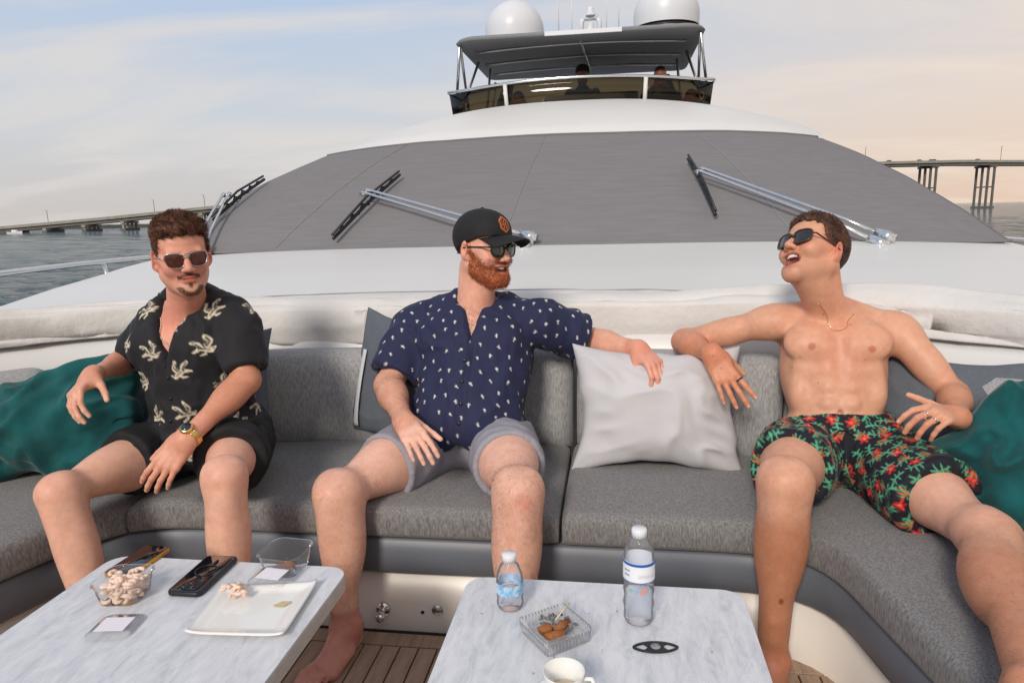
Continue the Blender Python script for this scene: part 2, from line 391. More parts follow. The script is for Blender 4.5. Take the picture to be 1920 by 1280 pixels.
# ------------------------------------------------------------------ road bridge far behind
def build_bridge():
    br = thing('road_bridge', 'long concrete road bridge on tall column piers crossing the water behind the yacht', 'bridge', (0, 450, -2.7))
    pts = [(-520, 352, -1.6), (-371, 380, .1), (-300, 388, 4.6), (-234, 396, 9.6), (-120, 420, 16), (30, 465, 24), (180, 520, 29.2), (240, 546, 30.0), (330, 588, 29.5), (520, 680, 25)]
    P = np.array(pts, float)
    def on(x):
        return np.array([x, np.interp(x, P[:, 0], P[:, 1]), np.interp(x, P[:, 0], P[:, 2])])
    xs = np.linspace(-520, 520, 120); C = np.array([on(x) for x in xs])
    def sweep(prof, name, m, parent):
        V = []; F = []; k = len(prof)
        for i, c in enumerate(C):
            t = C[min(i+1, len(C)-1)]-C[max(i-1, 0)]; t[2] = 0; t = nrm(t); n = np.array([-t[1], t[0], 0])
            for (o, z) in prof: V.append(c+n*o+np.array([0, 0, z]))
        for i in range(len(C)-1):
            for j in range(k): F.append((i*k+j, (i+1)*k+j, (i+1)*k+(j+1) % k, i*k+(j+1) % k))
        return link(name, pym(name, V, F), m, parent, False)
    def shift(o): o.location = (0, -450, 2.7); return o
    shift(sweep([(-6, -.7), (6, -.7), (6, 0), (-6, 0)], 'road_deck', 'concrete', br))
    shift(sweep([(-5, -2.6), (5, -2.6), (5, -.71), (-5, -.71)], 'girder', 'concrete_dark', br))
    for s in (-6, 5.7): shift(sweep([(s, 0.01), (s+.3, 0.01), (s+.3, 1.0), (s, 1.0)], 'parapet', 'concrete', br))
    def ray_x(px, py):
        d = FW+RT*(px-960)/FPX-UP*(py-640)/FPX
        best = min(np.linspace(-520, 520, 4161), key=lambda x: abs(CAMPOS[0]+d[0]/d[1]*on(x)[1]-x)); return best
    pier_x = [ray_x(px, 430) for px in (-40, 33, 100, 173, 245, 318, 390)]+list(np.arange(-195, 160, 36))+[ray_x(px, 380) for px in (1628, 1735, 1842, 1948)]
    for x in pier_x:
        c = on(x); t = on(x+1)-on(x-1); t[2] = 0; t = nrm(t); n = np.array([-t[1], t[0], 0]); top = c[2]-2.6; bot = -2.9
        wide = 1.0 if top < 12 else 1.0; sp = 4.6
        rot = np.array([t, n, [0, 0, 1]]).T
        def ob(lo, hi):
            m = box(lo, hi); 
            for v in m.vertices: v.co = Vector(rot@np.array(v.co)+np.array([c[0], c[1], 0]))
            return m
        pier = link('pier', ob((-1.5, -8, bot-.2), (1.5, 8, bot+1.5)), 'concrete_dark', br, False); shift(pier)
        def sub_(name, me, m): o = link(name, me, m, pier, False); return o
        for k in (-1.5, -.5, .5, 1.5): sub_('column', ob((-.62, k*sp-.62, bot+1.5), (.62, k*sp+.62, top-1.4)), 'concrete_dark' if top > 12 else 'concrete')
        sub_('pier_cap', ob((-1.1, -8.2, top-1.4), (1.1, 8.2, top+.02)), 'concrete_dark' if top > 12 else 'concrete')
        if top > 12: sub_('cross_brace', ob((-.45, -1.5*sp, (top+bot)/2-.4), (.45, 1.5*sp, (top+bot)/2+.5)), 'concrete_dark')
    for px in (88, 290, 385, 1620, 1873):
        x = ray_x(px, 330 if px > 900 else 400); c = on(x); h = 11 if px > 900 else 8
        shift(link('lamp_post', tube([c+[0, 0, .5], c+[0, 0, h], c+[0, -1.5, h+.3]], .14, 6), 'concrete_dark', br))
    for px, w in ((1663, 4.6), (1720, 4.4), (1744, 7.5), (1828, 4.4)):
        x = ray_x(px, 305); c = on(x)+np.array([0, -3, 0])
        a = join_me([box(c+[-w/2, -.9, .35], c+[w/2, .9, 1.25], .2), box(c+[-w*.28, -.8, 1.2], c+[w*.3, .8, 1.95], .3)])
        v = link('car', a, 'car_dark', None, False); tag(v, {1663: 'leftmost tiny car driving on the bridge at right', 1720: 'second tiny car from left on the bridge', 1744: 'long tiny vehicle on the bridge above the first visible pier', 1828: 'tiny car on the bridge above the right-hand visible pier'}[px], 'car', 'cars on the bridge')
build_bridge()
def build_far():
    V = []; F = []; xs = np.linspace(-900, -60, 160); h = 1.2+2.6*fbm(np.stack([xs/14, 0*xs, 0*xs], 1), 5, 4)*sstep(-60, -250, xs)
    for x, z in zip(xs, h):
        for (dy, dz) in ((0, -3.2), (0, z-2.7), (25, z-2.2), (40, -3.2)): V.append((x, 640+dy, dz))
    for i in range(len(xs)-1):
        for j in range(3): F.append((i*4+j, (i+1)*4+j, (i+1)*4+j+1, i*4+j+1))
    struct(link('far_shore', pym('shore', V, F), 'shore_green'))
    c = at(28, 436, 330); c[2] = -2.7
    b = thing('motor_boat', 'tiny white motor boat on the water below the left end of the bridge', 'boat', c)
    V = []; F = []
    for i, (x, w, z) in enumerate(((-4, 1.1, .9), (-2, 1.25, .95), (1.5, 1.2, 1.15), (3.5, .6, 1.4), (4.4, .05, 1.5))):
        for (s, zz) in ((-1, z), (-.7, -.3), (.7, -.3), (1, z)): V.append((x, s*w, zz))
    for i in range(4):
        for j in range(4): F.append((i*4+j, (i+1)*4+j, (i+1)*4+(j+1) % 4, i*4+(j+1) % 4))
    F.append((0, 1, 2, 3)); link('hull', pym('h', V, F), 'boat_white', b, False)
    link('cabin', box((-1.5, -.8, 1.0), (1.3, .8, 2.1), .25), 'boat_white', b, False)
build_far()
# ------------------------------------------------------------------ the yacht
yacht = thing('yacht', 'large white motor yacht with foredeck lounge, covered windscreen, flybridge and two satellite domes', 'yacht', (0, 0, 0))
def part(name, me, m, smooth=True, parent=None): return link(name, me, m, yacht if parent is None else parent, smooth)
def loft(rows, closed=False):
    """rows: list of equal-length point lists -> quads"""
    n = len(rows[0]); V = [p for r in rows for p in r]; F = []
    for i in range(len(rows)-1):
        for j in range(n if closed else n-1): F.append((i*n+j, i*n+(j+1) % n, (i+1)*n+(j+1) % n, (i+1)*n+j))
    return pym('m', V, F)
PATH = np.array([(-2.02, -.6), (-2.02, .3), (-2.0, 1.3), (-1.93, 1.8), (-1.77, 2.14), (-1.44, 2.39), (-1.0, 2.53), (-.5, 2.57), (.4, 2.57), (.9, 2.53), (1.3, 2.40), (1.62, 2.18), (1.80, 1.85), (1.88, 1.3), (1.92, .3), (1.92, -.6)], float)
def smooth_path(P, n=140, it=60):
    d = np.concatenate([[0], np.cumsum(np.linalg.norm(np.diff(P, axis=0), axis=1))]); t = np.linspace(0, d[-1], n)
    Q = np.stack([np.interp(t, d, P[:, k]) for k in range(2)], 1)
    for _ in range(it): Q[1:-1] = Q[1:-1]*.5+.25*(Q[:-2]+Q[2:])
    return Q
SP = smooth_path(PATH)
def path_normals(S):
    t = np.gradient(S, axis=0); t /= np.linalg.norm(t, axis=1)[:, None]; return np.stack([-t[:, 1], t[:, 0]], 1)   # points outward (aft / away from the lounge)
SN = path_normals(SP)
def hw(y): return np.interp(y, [-6, -4, -2, 0, 2, 2.86, 3, 4.3, 4.6, 12], [.15, 1.3, 1.95, 2.35, 2.52, 2.55, 2.6, 2.88, 2.9, 2.95])
def zc(y): return np.interp(y, [-6, 0, 2, 2.8, 3.5, 4.5, 4.8], [.7, .78, .86, .955, 1.03, 1.112, 1.135])
def deck_z(x, y): u = abs(x)/hw(y); return zc(y)-(.02+.06*min(1, max(0, (y-1)/3)))*u**4
def build_deck():
    ys = np.concatenate([np.linspace(-6, 1.6, 40), np.linspace(1.65, 4.85, 66)]); us = np.sin(np.linspace(-math.pi/2, math.pi/2, 97))
    from mathutils.geometry import intersect_point_tri_2d
    poly = SP+SN*.18
    def inside(x, y):
        c = False; n = len(poly); j = n-1
        if y < -.6: return abs(x) < 1.9 and y > -.62
        for i in range(n):
            if (poly[i, 1] > y) != (poly[j, 1] > y) and x < (poly[j, 0]-poly[i, 0])*(y-poly[i, 1])/(poly[j, 1]-poly[i, 1])+poly[i, 0]: c = not c
            j = i
        return c
    V = [(u*hw(y), y, deck_z(u*hw(y), y)) for y in ys for u in us]; n = len(us); F = []
    ins = [inside(v[0], v[1]) for v in V]
    for i in range(len(ys)-1):
        for j in range(n-1):
            q = (i*n+j, i*n+j+1, (i+1)*n+j+1, (i+1)*n+j)
            if not any(ins[k] for k in q): F.append(q)
    part('foredeck', pym('m', V, F), 'gelcoat')
    # sides of the deck moulding, side decks and hull
    rows = []
    for y in np.concatenate([np.linspace(-6, 5, 45), [7, 9, 12]]):
        h = hw(y); z = deck_z(h, y); yy = min(y, 4.6)
        prof = [(h, z), (h+.03, z-.02), (h+.06, z-.12), (h+.10, .30), (h+.16, .26), (h+.48, .24), (h+.5, .42), (h+.56, .42), (h+.57, .1), (h+.45, -1.0), (h+.1, -2.2), (h-.5, -3.1)]
        rows.append([(-x, y, q) for x, q in prof])
    part('hull_side', loft(rows), 'gelcoat'); part('hull_side', loft([[(-a, b, c) for a, b, c in r][::-1] for r in rows]), 'gelcoat')
    # coaming wall behind the backrest
    rows = [[(p[0]+n[0]*o, p[1]+n[1]*o, z) for o, z in ((.135, .0), (.14, .74), (.16, .835), (.22, .87), (.30, .86))] for p, n in zip(SP, SN)]
    part('coaming', loft(rows), 'gelcoat')
    # guard rail at the left and right side
    for s in (-1, 1):
        pts = [(s*(hw(y)+.5), y, 1.03+.0*y) for y in np.linspace(-5.5, 11, 34)]
        rl = part('guard_rail', tube(pts, .019, 10), 'chrome')
        for y in np.arange(-4.6, 11, 1.18)+.05:
            part('stanchion', tube([(s*(hw(y)+.5), y, .40), (s*(hw(y-.12)+.5), y-.12, 1.02)], .014, 8), 'chrome', parent=rl)
build_deck()
# lounge well: teak floor, moulded front of the seats
def build_well():
    fl = part('teak_floor', box((-1.72, -.6, -.05), (1.62, 1.96, -.004)), 'caulk', False)
    pm = None
    for i, x in enumerate(np.arange(-1.69, 1.6, .0585)):
        if pm is None: pm = box((0, -.58, -.004), (.0535, 1.862, .006), .0012, 1)
        o = link('plank', pm if i == 0 else pm, None if i else 'teak', fl, False); o.location = (x, 0, 0)
    o = link('plank', box((-1.69, 1.868, -.004), (1.6, 1.93, .006), .0012, 1), 'teak', fl, False)
    # inner line of the seats
    inner = np.array([(-1.56, -.6), (-1.52, .4), (-1.40, 1.1), (-1.28, 1.6), (-1.205, 1.80), (-1.13, 1.90), (-1.0, 1.935), (0, 1.94), (.84, 1.935), (.955, 1.905), (1.02, 1.82), (1.05, 1.6), (1.11, 1.25), (1.2, .4), (1.22, -.6)])
    I = smooth_path(inner, 170, 6); n = path_normals(I)
    def sweep(prof): return loft([[(p[0]+q[0]*o, p[1]+q[1]*o, z) for o, z in prof] for p, q in zip(I, n)])
    part('seat_front', sweep([(.035, -.02), (.035, .205), (.06, .21)]), 'cream_gelcoat')
    part('padded_band', sweep([(.05, .200), (.012, .203), (.002, .215), (.0, .26), (.004, .315), (.02, .326), (.30, .327)]), 'grey_vinyl')
    # latch knob, hole and steel disc in the front
    k = at(718, 1142, 1.965); k[1] = 1.975
    kn = part('knob', tube([k, k+[0, -.012, 0]], [.024, .022], 24), 'chrome'); link('knob_head', tube([k+[0, -.012, 0], k+[0, -.03, -.006], k+[0, -.045, -.010], k+[0, -.052, -.012]], [.011, .014, .016, .010], 20), 'chrome', kn)
    k = at(819, 1146, 1.965); k[1] = 1.975; part('vent_disc', tube([k, k+[0, -.004, 0]], .018, 28), 'steel')
    k = at(791, 1150, 1.965); k[1] = 1.975; part('screw_hole', tube([k, k+[0, -.002, 0]], .006, 14), 'black_rubber')
    return I, n
INNER, INN = build_well()
# ------------------------------------------------------------------ superstructure
def ws(u, v, off=0.):
    """windscreen surface: u across (-1..1), v up (0..1)"""
    u = np.asarray(u, float)+0*np.asarray(v, float); v = np.asarray(v, float)+0*u; au = np.abs(u); vp = np.maximum(v, 0)
    w = 2.92+(2.20-2.92)*vp**.92+.03*np.sin(math.pi*vp); x = u*w*(1-.01*au**6)-.06
    y = 4.50+1.62*v+.22*au**5*(1+.3*vp)-.02*np.sin(math.pi*vp); z = 1.105+.80*v+.05*np.sin(math.pi*vp)+.04*vp*(1-u*u)-.03*au**3
    return np.stack([x+u*.25*off, y-.45*off, z+.86*off], -1)
def build_super():
    us = np.linspace(-1, 1, 61); vv = np.linspace(-.02, 1, 31)
    rows = [[ws(u, v, -.02) for u in us] for v in vv]; part('windscreen', loft(rows), 'dark_glass')
    # sides of the deckhouse aft of the windscreen
    for s in (-1, 1):
        rows = []
        for v in np.linspace(-.02, 1, 16):
            p = ws(s, v, -.02); rows.append([p, (p[0]*1.0, p[1]+1.5, p[2]+.02), (s*(2.55-.35*v), 12, p[2]+.1)])
        part('deckhouse_side', loft(rows if s > 0 else [r[::-1] for r in rows]), 'gelcoat')
    # roof brow up to the flybridge
    st = [(0, 1.0), (.06, 1.03), (.25, 1.0), (.5, .96), (.75, .85), (.92, .72), (1.0, .70)]
    rows = []
    for t in np.linspace(0, 1, 22):
        w = np.interp(t, [0, .3, .6, .85, 1], [2.22, 2.2, 1.98, 1.66, 1.58]); y0 = 6.10+2.35*t; zc_ = 1.945+.57*math.sin(t*math.pi/2)**.9-.0*t; ze = 1.885+.50*t**.9
        row = []
        for u in np.linspace(-1, 1, 41):
            a = abs(u); row.append((u*w, y0+.5*a**5*(1-t)*.9+.28*a**3*t, zc_+(ze-zc_)*a**2.6+(.025 if t > .02 else 0)))
        rows.append(row)
    for du in (0,):
        part('roof_brow', loft(rows), 'gelcoat')
    for s in (-1, 1):
        rr = [[r[-1 if s > 0 else 0], (s*2.28, r[0][1]+.9, r[0][2]-.12), (s*2.45, 12, 2.0)] for r in rows]
        part('roof_side', loft(rr if s > 0 else [q[::-1] for q in rr]), 'gelcoat')
    part('fly_floor', box((-1.9, 8.5, 2.28), (1.9, 12.5, 2.34)), 'gelcoat', False)
    # windscreen cover: its own thing
    cv = thing('windscreen_cover', 'grey mesh fabric cover stretched over the whole yacht windscreen', 'cover', (0, 4.5, 1.1))
    def PP(U, Vv):
        p = ws(U, Vv, .012); e = .03*(fbm(np.stack([p[:, 0]*.9+p[:, 2]*.6, p[:, 2]*4, 0*p[:, 0]+3], 1), 4, 4)-.5); return p+np.array([0, -.5, .86])*e[:, None]-np.array([0, 4.5, 1.1])
    def P(u, v): return PP(np.array([u]), np.array([v]))[0]
    us = np.linspace(-1.0, 1.0, 161); vv = np.linspace(-.012, 1.0, 70); U_, V_ = np.meshgrid(us, vv); GP = PP(U_.ravel(), V_.ravel()).reshape(70, 161, 3)
    me = loft(list(GP)); c = link('cover_cloth', me, 'cover_mesh', cv)
    m = c.modifiers.new('s', 'SOLIDIFY'); m.thickness = .006; m.offset = 0
    for (u0, u1) in ((-.045, -.085), (-.60, -.63), (.52, .55)):
        link('seam', tube([P(u0+(u1-u0)*(1-v), v)+np.array([0, -.003, .0042]) for v in np.linspace(0.01, .99, 24)], .0035, 6), 'seam', cv)
    e = [P(u, -.012)+np.array([0, -.004, .004]) for u in us]; link('hem', tube(e, .009, 8), 'cover_mesh', cv)
    e = [P(u, 1.0)+np.array([0, 0, .004]) for u in us]; link('hem', tube(e, .010, 8), 'cover_mesh', cv)
    # three wipers
    def wiper(b0, b1, mid, base, twin=True):
        """blade ends, where the arm meets it, arm foot (photo pixels)"""
        def on(px, py, off):
            U, Vv = np.meshgrid(np.linspace(-1, 1, 401), np.linspace(-.06, 1.03, 331)); q = ws(U, Vv, off).reshape(-1, 3); d = q-CAMPOS; z = d@FW
            return q[np.argmin((960+FPX*(d@RT)/z-px)**2+(640-FPX*(d@UP)/z-py)**2)]
        a, b, m_, f = on(*b0, .06), on(*b1, .06), on(*mid, .10), on(*base, .07)
        w = part('wiper', tube([a, a*.5+b*.5+np.array([0, -.01, .015]), b], .012, 6), 'black_rubber'); ax = nrm(b-a); out = np.array([0, -.5, .86])
        bl = []
        for k in range(6):
            p = a+(b-a)*(.06+.88*k/6); q = a+(b-a)*(.06+.88*(k+1)/6); mm = (p+q)/2+out*(.05-.012*abs(k-2.5)); bl += [tube([p, mm, q], .008, 6)]
        bl.append(tube([a+out*.03, a*.5+b*.5+out*.065, b+out*.03], .009, 6)); link('blade', join_me(bl), 'black_plastic', w)
        d = nrm(f-m_); sd = nrm(np.cross(d, out))
        for s in ((-.022, .022) if twin else (0,)):
            link('arm', tube([m_+sd*s-d*.03, m_+sd*s+out*.02, f+sd*s*1.6-d*.25+out*.02, f+sd*s*1.9], [.009, .010, .011, .013], 8), 'chrome', w)
        link('arm_joint', tube([m_-sd*.03, m_+sd*.03], .016, 10), 'chrome', w)
        for s in (-.045, .045): link('pivot', join_me([tube([f+sd*s-out*.05, f+sd*s+out*.03], [.034, .030], 14), tube([f+sd*s-d*.07+out*.01, f+sd*s+d*.05+out*.01], .024, 10)]), 'chrome', w)
    wiper((750, 328), (624, 447), (686, 363), (985, 450)); wiper((1291, 297), (1341, 403), (1312, 322), (1655, 452)); wiper((496, 336), (400, 412), (426, 366), (372, 470))
build_super()
# ------------------------------------------------------------------ flybridge
def build_fly():
    def arc(s):   # s in -1..1 along the screen in plan
        a = abs(s); x = 1.52*math.copysign(min(1, 1.10*a-.10*a**3), s) if a < .8 else math.copysign(1.50+.02*(a-.8)/.2, s)
        y = 8.32+.16*(a/.8)**2 if a < .8 else 8.48+(a-.8)/.2*1.0
        return x, y
    S = np.linspace(-1, 1, 81); base = [(x, y) for x, y in map(arc, S)]
    zb = lambda x: 2.47-.045*(x/1.5)**2; zt = lambda x: 2.80-.075*(x/1.5)**2
    cuts = [-1, -.50, .46, 1]
    for i in range(3):
        s = np.linspace(cuts[i]+.006, cuts[i+1]-.006, 28); rows = []
        for t in (0, 1): rows.append([(arc(a)[0]*(1+.02*t), arc(a)[1]-.06*t, (zb(arc(a)[0])*(1-t)+zt(arc(a)[0])*t)) for a in s])
        p = part('fly_pane', loft(rows), 'smoked_glass'); m = p.modifiers.new('s', 'SOLIDIFY'); m.thickness = .01
    top = part('screen_rail', tube([(arc(a)[0]*1.02, arc(a)[1]-.06, zt(arc(a)[0])+.012) for a in S], .018, 8), 'chrome')
    for c in cuts[1:3]:
        x, y = arc(c); part('screen_post', tube([(x, y-.012, zb(x)), (x*1.02, y-.072, zt(x))], .024, 8), 'gelcoat')
    part('screen_sill', loft([[(arc(a)[0]*k, arc(a)[1]+d, z+zb(arc(a)[0])) for a in S] for k, d, z in ((1.05, -.06, -.20), (1.03, -.05, -.04), (1.02, -.035, .006), (.98, .06, .008))]), 'gelcoat')
    # hard top
    def slab(z0, z1, x, y0, y1, r, cr):
        out = []
        for cx, cy, a0 in ((x-r, y1-r, 0), (-x+r, y1-r, 90), (-x+r, y0+r, 180), (x-r, y0+r, 270)):
            for k in range(7): a = R(a0+15*k); out.append((cx+r*math.cos(a), cy+r*math.sin(a)))
        cen = np.array([0, (y0+y1)/2]); rows = []
        for sc, z in ((.0, z0), (.5, z0), (.93, z0), (.985, z0+.015), (1, (z0+z1)/2), (.985, z1-.012), (.93, z1), (.5, z1), (0, z1)):
            rows.append([(cen[0]+(p[0]-cen[0])*sc, cen[1]+(p[1]-cen[1])*sc, z+cr*(1-((p[0]*sc)/x)**2)) for p in out])
        return loft(rows, True)
    ht = part('hardtop', slab(3.235, 3.31, 1.42, 8.25, 10.7, .22, .055), 'canvas_grey')
    link('light_panel', box((-.36, 8.243, 3.262), (.5, 8.262, 3.31), .004), 'dome_white', ht, False)
    for y in (8.75, 9.45, 10.1): link('roof_bow', tube([(x, y, 3.222+.055*(1-(x/1.42)**2)) for x in np.linspace(-1.25, 1.25, 15)], .014, 8), 'steel', ht)
    link('roof_bow', tube([(.02, 8.4, 3.275), (.1, 10.5, 3.275)], .012, 8), 'chrome', ht)
    for s in (-1, 1):
        for p, q in (((1.36, 8.36, 3.23), (1.47, 8.62, 2.7)), ((1.36, 8.40, 3.23), (1.44, 9.25, 2.5)), ((1.28, 9.1, 3.2), (1.44, 8.8, 2.62)), ((1.2, 9.5, 3.2), (1.3, 9.55, 2.4)), ((1.3, 10.5, 3.2), (1.5, 10.9, 2.3))):
            link('pole', tube([(s*p[0], p[1], p[2]), (s*q[0], q[1], q[2])], .017, 8), 'steel', ht)
    # aft arch that carries the roof
    for sx_ in (-1, 1): part('arch_leg', loft([[(sx_*x, 10.6+.1*t, 2.3+t*.93) for x in np.linspace(-1.55+.35*t, -1.2+.15*t, 6)] for t in np.linspace(0, 1, 8)]), 'canvas_grey')
    # satellite domes
    for c, rr in ((at(965, 66, 9.35), .375), (at(1249, 52, 9.1), .39)):
        c = np.array([c[0], c[1], 3.355])
        d = part('satellite_dome', lathe([(0, rr*1.62)]+[(rr*math.sin(a), .62*rr+rr*math.cos(a)) for a in np.linspace(.12, math.pi/2, 18)]+[(rr*.995, rr*.42), (rr*.985, rr*.30)], 48, c), 'dome_white')
        link('dome_band', lathe([(rr*.985, rr*.30), (rr*.93, rr*.29), (rr*.93, rr*.20), (rr*.95, rr*.19)], 48, c), 'black_rubber', d); link('dome_foot', lathe([(rr*.95, rr*.19), (rr*.96, rr*.12), (rr*.86, -.02), (0, -.02)], 48, c), 'dome_white', d)
    # signal mast
    c = np.array([at(1107, 50, 9.2)[0], 9.2, 3.36])
    ms = part('mast', join_me([tube([c+[s*.11, 0, 0], c+[s*.11, 0, .26], c+[s*.08, 0, .31]], .032, 10) for s in (-1, 1)]+[tube([c+[-.1, 0, .31], c+[.1, 0, .31]], .034, 10), tube([c+[0, 0, .02], c+[0, 0, .1]], .035, 10)]), 'dome_white')
    link('mast_lamp', lathe([(0, .40), (.04, .40), (.045, .38), (.045, .33), (.07, .32), (.07, .29), (0, .29)], 20, c+[0, 0, .03]), 'dome_white', ms); link('horn', lathe([(0, .22), (.04, .22), (.045, .15), (.07, .13), (.06, .08), (.02, .04), (.02, 0)], 20, c+[0, 0, .02]), 'dome_white', ms)
    for px, top, y in ((1047, -60, 9.0), (1072, -40, 9.2), (1060, 36, 9.2), (1137, -60, 9.2), (1160, -60, 9.0)):
        a = at(px, 58, y); b = at(px, top, y); part('whip_antenna', tube([(a[0], a[1], 3.33), b], [.010, .005], 6), 'dome_white')
    # helm console and seat seen through the glass
    part('helm_console', box((-.45, 8.95, 2.34), (.55, 9.35, 2.74), .06), 'canvas_grey', False)
    part('helm_seat', join_me([softbox((.0, 9.9, 2.34), (.75, 10.3, 2.62), .05, 4), softbox((.0, 10.2, 2.5), (.75, 10.34, 2.95), .05, 4)]), 'black_plastic')
build_fly()
# ------------------------------------------------------------------ seat and back cushions
def slab_cushion(outline, z0, z1, bev, crown=.012, seed=0):
    bm = bmesh.new(); vs_ = [bm.verts.new((x, y, z0)) for x, y in outline]; f = bm.faces.new(vs_)
    if f.normal.z < 0: f.normal_flip()
    r = bmesh.ops.extrude_face_region(bm, geom=[f]); top = [v for v in r['geom'] if isinstance(v, bmesh.types.BMVert)]
    for v in top: v.co.z = z1
    bm.normal_update()
    es = [e for e in bm.edges if (e.verts[0].co.z > z1-1e-4 and e.verts[1].co.z > z1-1e-4)]
    bmesh.ops.bevel(bm, geom=es, offset=bev, segments=6, profile=.5, affect='EDGES')
    es = [e for e in bm.edges if (e.verts[0].co.z < z0+1e-4 and e.verts[1].co.z < z0+1e-4)]
    bmesh.ops.bevel(bm, geom=es, offset=bev*.35, segments=3, profile=.5, affect='EDGES')
    bmesh.ops.recalc_face_normals(bm, faces=bm.faces[:])
    me = bpy.data.meshes.new('m'); bm.to_mesh(me); bm.free(); return me
def dens(pts, step=.05):
    out = []
    for i in range(len(pts)):
        a = np.array(pts[i], float); b = np.array(pts[(i+1) % len(pts)], float); n = max(1, int(np.linalg.norm(b-a)/step)); out += [tuple(a+(b-a)*k/n) for k in range(n)]
    return out
def seg_pts(S, Nn, off, x0=None, x1=None, y0=None, y1=None):
    return [tuple(p+n*off) for p, n in zip(S, Nn) if (x0 is None or p[0] >= x0) and (x1 is None or p[0] <= x1) and (y0 is None or p[1] >= y0) and (y1 is None or p[1] <= y1)]
def build_cushions():
    Z0, Z1 = .329, .432
    SD = smooth_path(PATH, 1400, 4000); SDN = path_normals(SD); ID = np.stack([np.interp(np.linspace(0, 169, 1400), np.arange(170), INNER[:, k]) for k in range(2)], 1); IDN = path_normals(ID)
    def resample(L, n):
        L = np.array(L); d = np.concatenate([[0], np.cumsum(np.linalg.norm(np.diff(L, axis=0), axis=1))]); t = np.linspace(0, d[-1], n); return np.stack([np.interp(t, d, L[:, k]) for k in range(2)], 1)
    def cushion(sel, label, seed):
        f = resample([p-n*.012 for p, n in zip(ID, IDN) if sel(p)], 70); b = resample([p+n*.03 for p, n in zip(SD, SDN) if sel(p)], 70); rows = []; r = .036
        for i in range(70):
            e = min(i, 69-i); D = b[i]-f[i]; Ld = np.linalg.norm(D); D = D/Ld
            prof = [(.02, Z0), (.008, Z0+.004), (.001, Z0+.018)]+[(r*(1-math.cos(a)), Z1-r+r*math.sin(a)) for a in np.linspace(0, math.pi/2, 7)]+[(t, Z1+.008*math.sin(math.pi*min(1, t/(Ld*.9)))) for t in np.linspace(r*1.6, Ld, 12)]+[(Ld, Z0)]
            sh = (.020, .008, .002)[e] if e < 3 else 0
            rows.append([(f[i, 0]+D[0]*(o+sh*.4), f[i, 1]+D[1]*(o+sh*.4), z-(sh if z > Z0+.05 else 0)) for o, z in prof])
        for k, a in ((0, .0025), (-1, -.0025)):
            pass
        me = loft(rows); bm = bmesh.new(); bm.from_mesh(me); n = len(rows[0]); bm.verts.ensure_lookup_table(); bm.faces.new([bm.verts[j] for j in range(n)]); bm.faces.new([bm.verts[69*n+j] for j in range(n)][::-1]); bmesh.ops.recalc_face_normals(bm, faces=bm.faces[:]); bm.to_mesh(me); bm.free()
        V = np.array([v.co for v in me.vertices]); dz = .007*(fbm(V*np.array([5, 5, 1]), seed, 3)-.5)*(V[:, 2] > Z1-.03)
        for v, d_ in zip(me.vertices, dz): v.co.z += d_
        return tag(link('seat_cushion', me, 'seat_fabric'), label, 'cushion', 'seat cushions of the lounge')
    cushion(lambda p: -1.13 <= p[0] <= .258 and p[1] > 1.75, 'long grey seat cushion under the middle man and the man in black', 1)
    cushion(lambda p: .265 <= p[0] <= .935 and p[1] > 1.75, 'grey seat cushion below the pale pillow, between the two men at right', 2)
    cushion(lambda p: p[0] > .942, 'grey seat cushion of the right wing under the shirtless man', 3)
    cushion(lambda p: p[0] < -1.137, 'grey seat cushion of the left wing at the left edge', 4)
    # backrests: padded profile swept along the curve, one cushion after the other
    prof = [(.02, .40), (-.012, .44), (-.02, .52), (-.012, .62), (.0, .71), (.015, .765), (.045, .792), (.085, .795), (.115, .775), (.122, .72), (.125, .40)]
    cuts = [(-9, -1.62, 'left wing'), (-1.62, -1.0, 'l corner'), (-1.0, .268, 'mid'), (.268, 1.02, 'right mid'), (1.02, 1.60, 'r corner'), (1.60, 9, 'right wing')]
    labels = ['grey backrest cushion of the left wing at the left photo edge', 'grey curved backrest cushion behind the teal cloth at left', 'long grey backrest cushion behind the middle man', 'grey backrest cushion behind the pale pillow', 'grey curved backrest cushion behind the shirtless man', 'grey backrest cushion of the right wing behind the teal cushion']
    S2 = smooth_path(PATH, 560, 700); N2 = path_normals(S2)
    for (a, b, _), lb in zip(cuts, labels):
        ids = [i for i in range(len(S2)) if a <= S2[i, 0] < b]
        rows = []
        for k, i in enumerate(ids):
            e = min(k, len(ids)-1-k); sh = [0.035, .014, .005, .001][e] if e < 4 else 0
            rows.append([(S2[i, 0]+N2[i, 0]*(o+(sh if o < .06 else -sh)), S2[i, 1]+N2[i, 1]*(o+(sh if o < .06 else -sh)), z-(sh if z > .7 else 0)) for o, z in prof])
        me = loft(rows); bm = bmesh.new(); bm.from_mesh(me); n = len(prof)
        bm.verts.ensure_lookup_table(); bm.faces.new([bm.verts[j] for j in range(n)]); bm.faces.new([bm.verts[(len(rows)-1)*n+j] for j in range(n)][::-1]); bmesh.ops.recalc_face_normals(bm, faces=bm.faces[:]); bm.to_mesh(me); bm.free()
        tag(link('back_cushion', me, 'back_fabric'), lb, 'cushion', 'backrest cushions of the lounge')
    # folded tarpaulin lying on the coaming round the lounge
    S3 = smooth_path(PATH, 700, 900); N3 = path_normals(S3); d = np.concatenate([[0], np.cumsum(np.linalg.norm(np.diff(S3, axis=0), axis=1))])
    K = 56; n3 = len(S3); t = np.tile(np.linspace(0, 1, K), n3); D = np.repeat(d, K); sx = np.repeat(S3[:, 0], K); zero = 0*t
    bunch = np.clip(sstep(-.85, -1.3, sx)+sstep(.45, 1.2, sx), 0, 1)
    o_ = .26-.105*np.cos(math.pi*t); zz = .900+.075*np.sin(math.pi*np.minimum(1, t*1.05))**.75
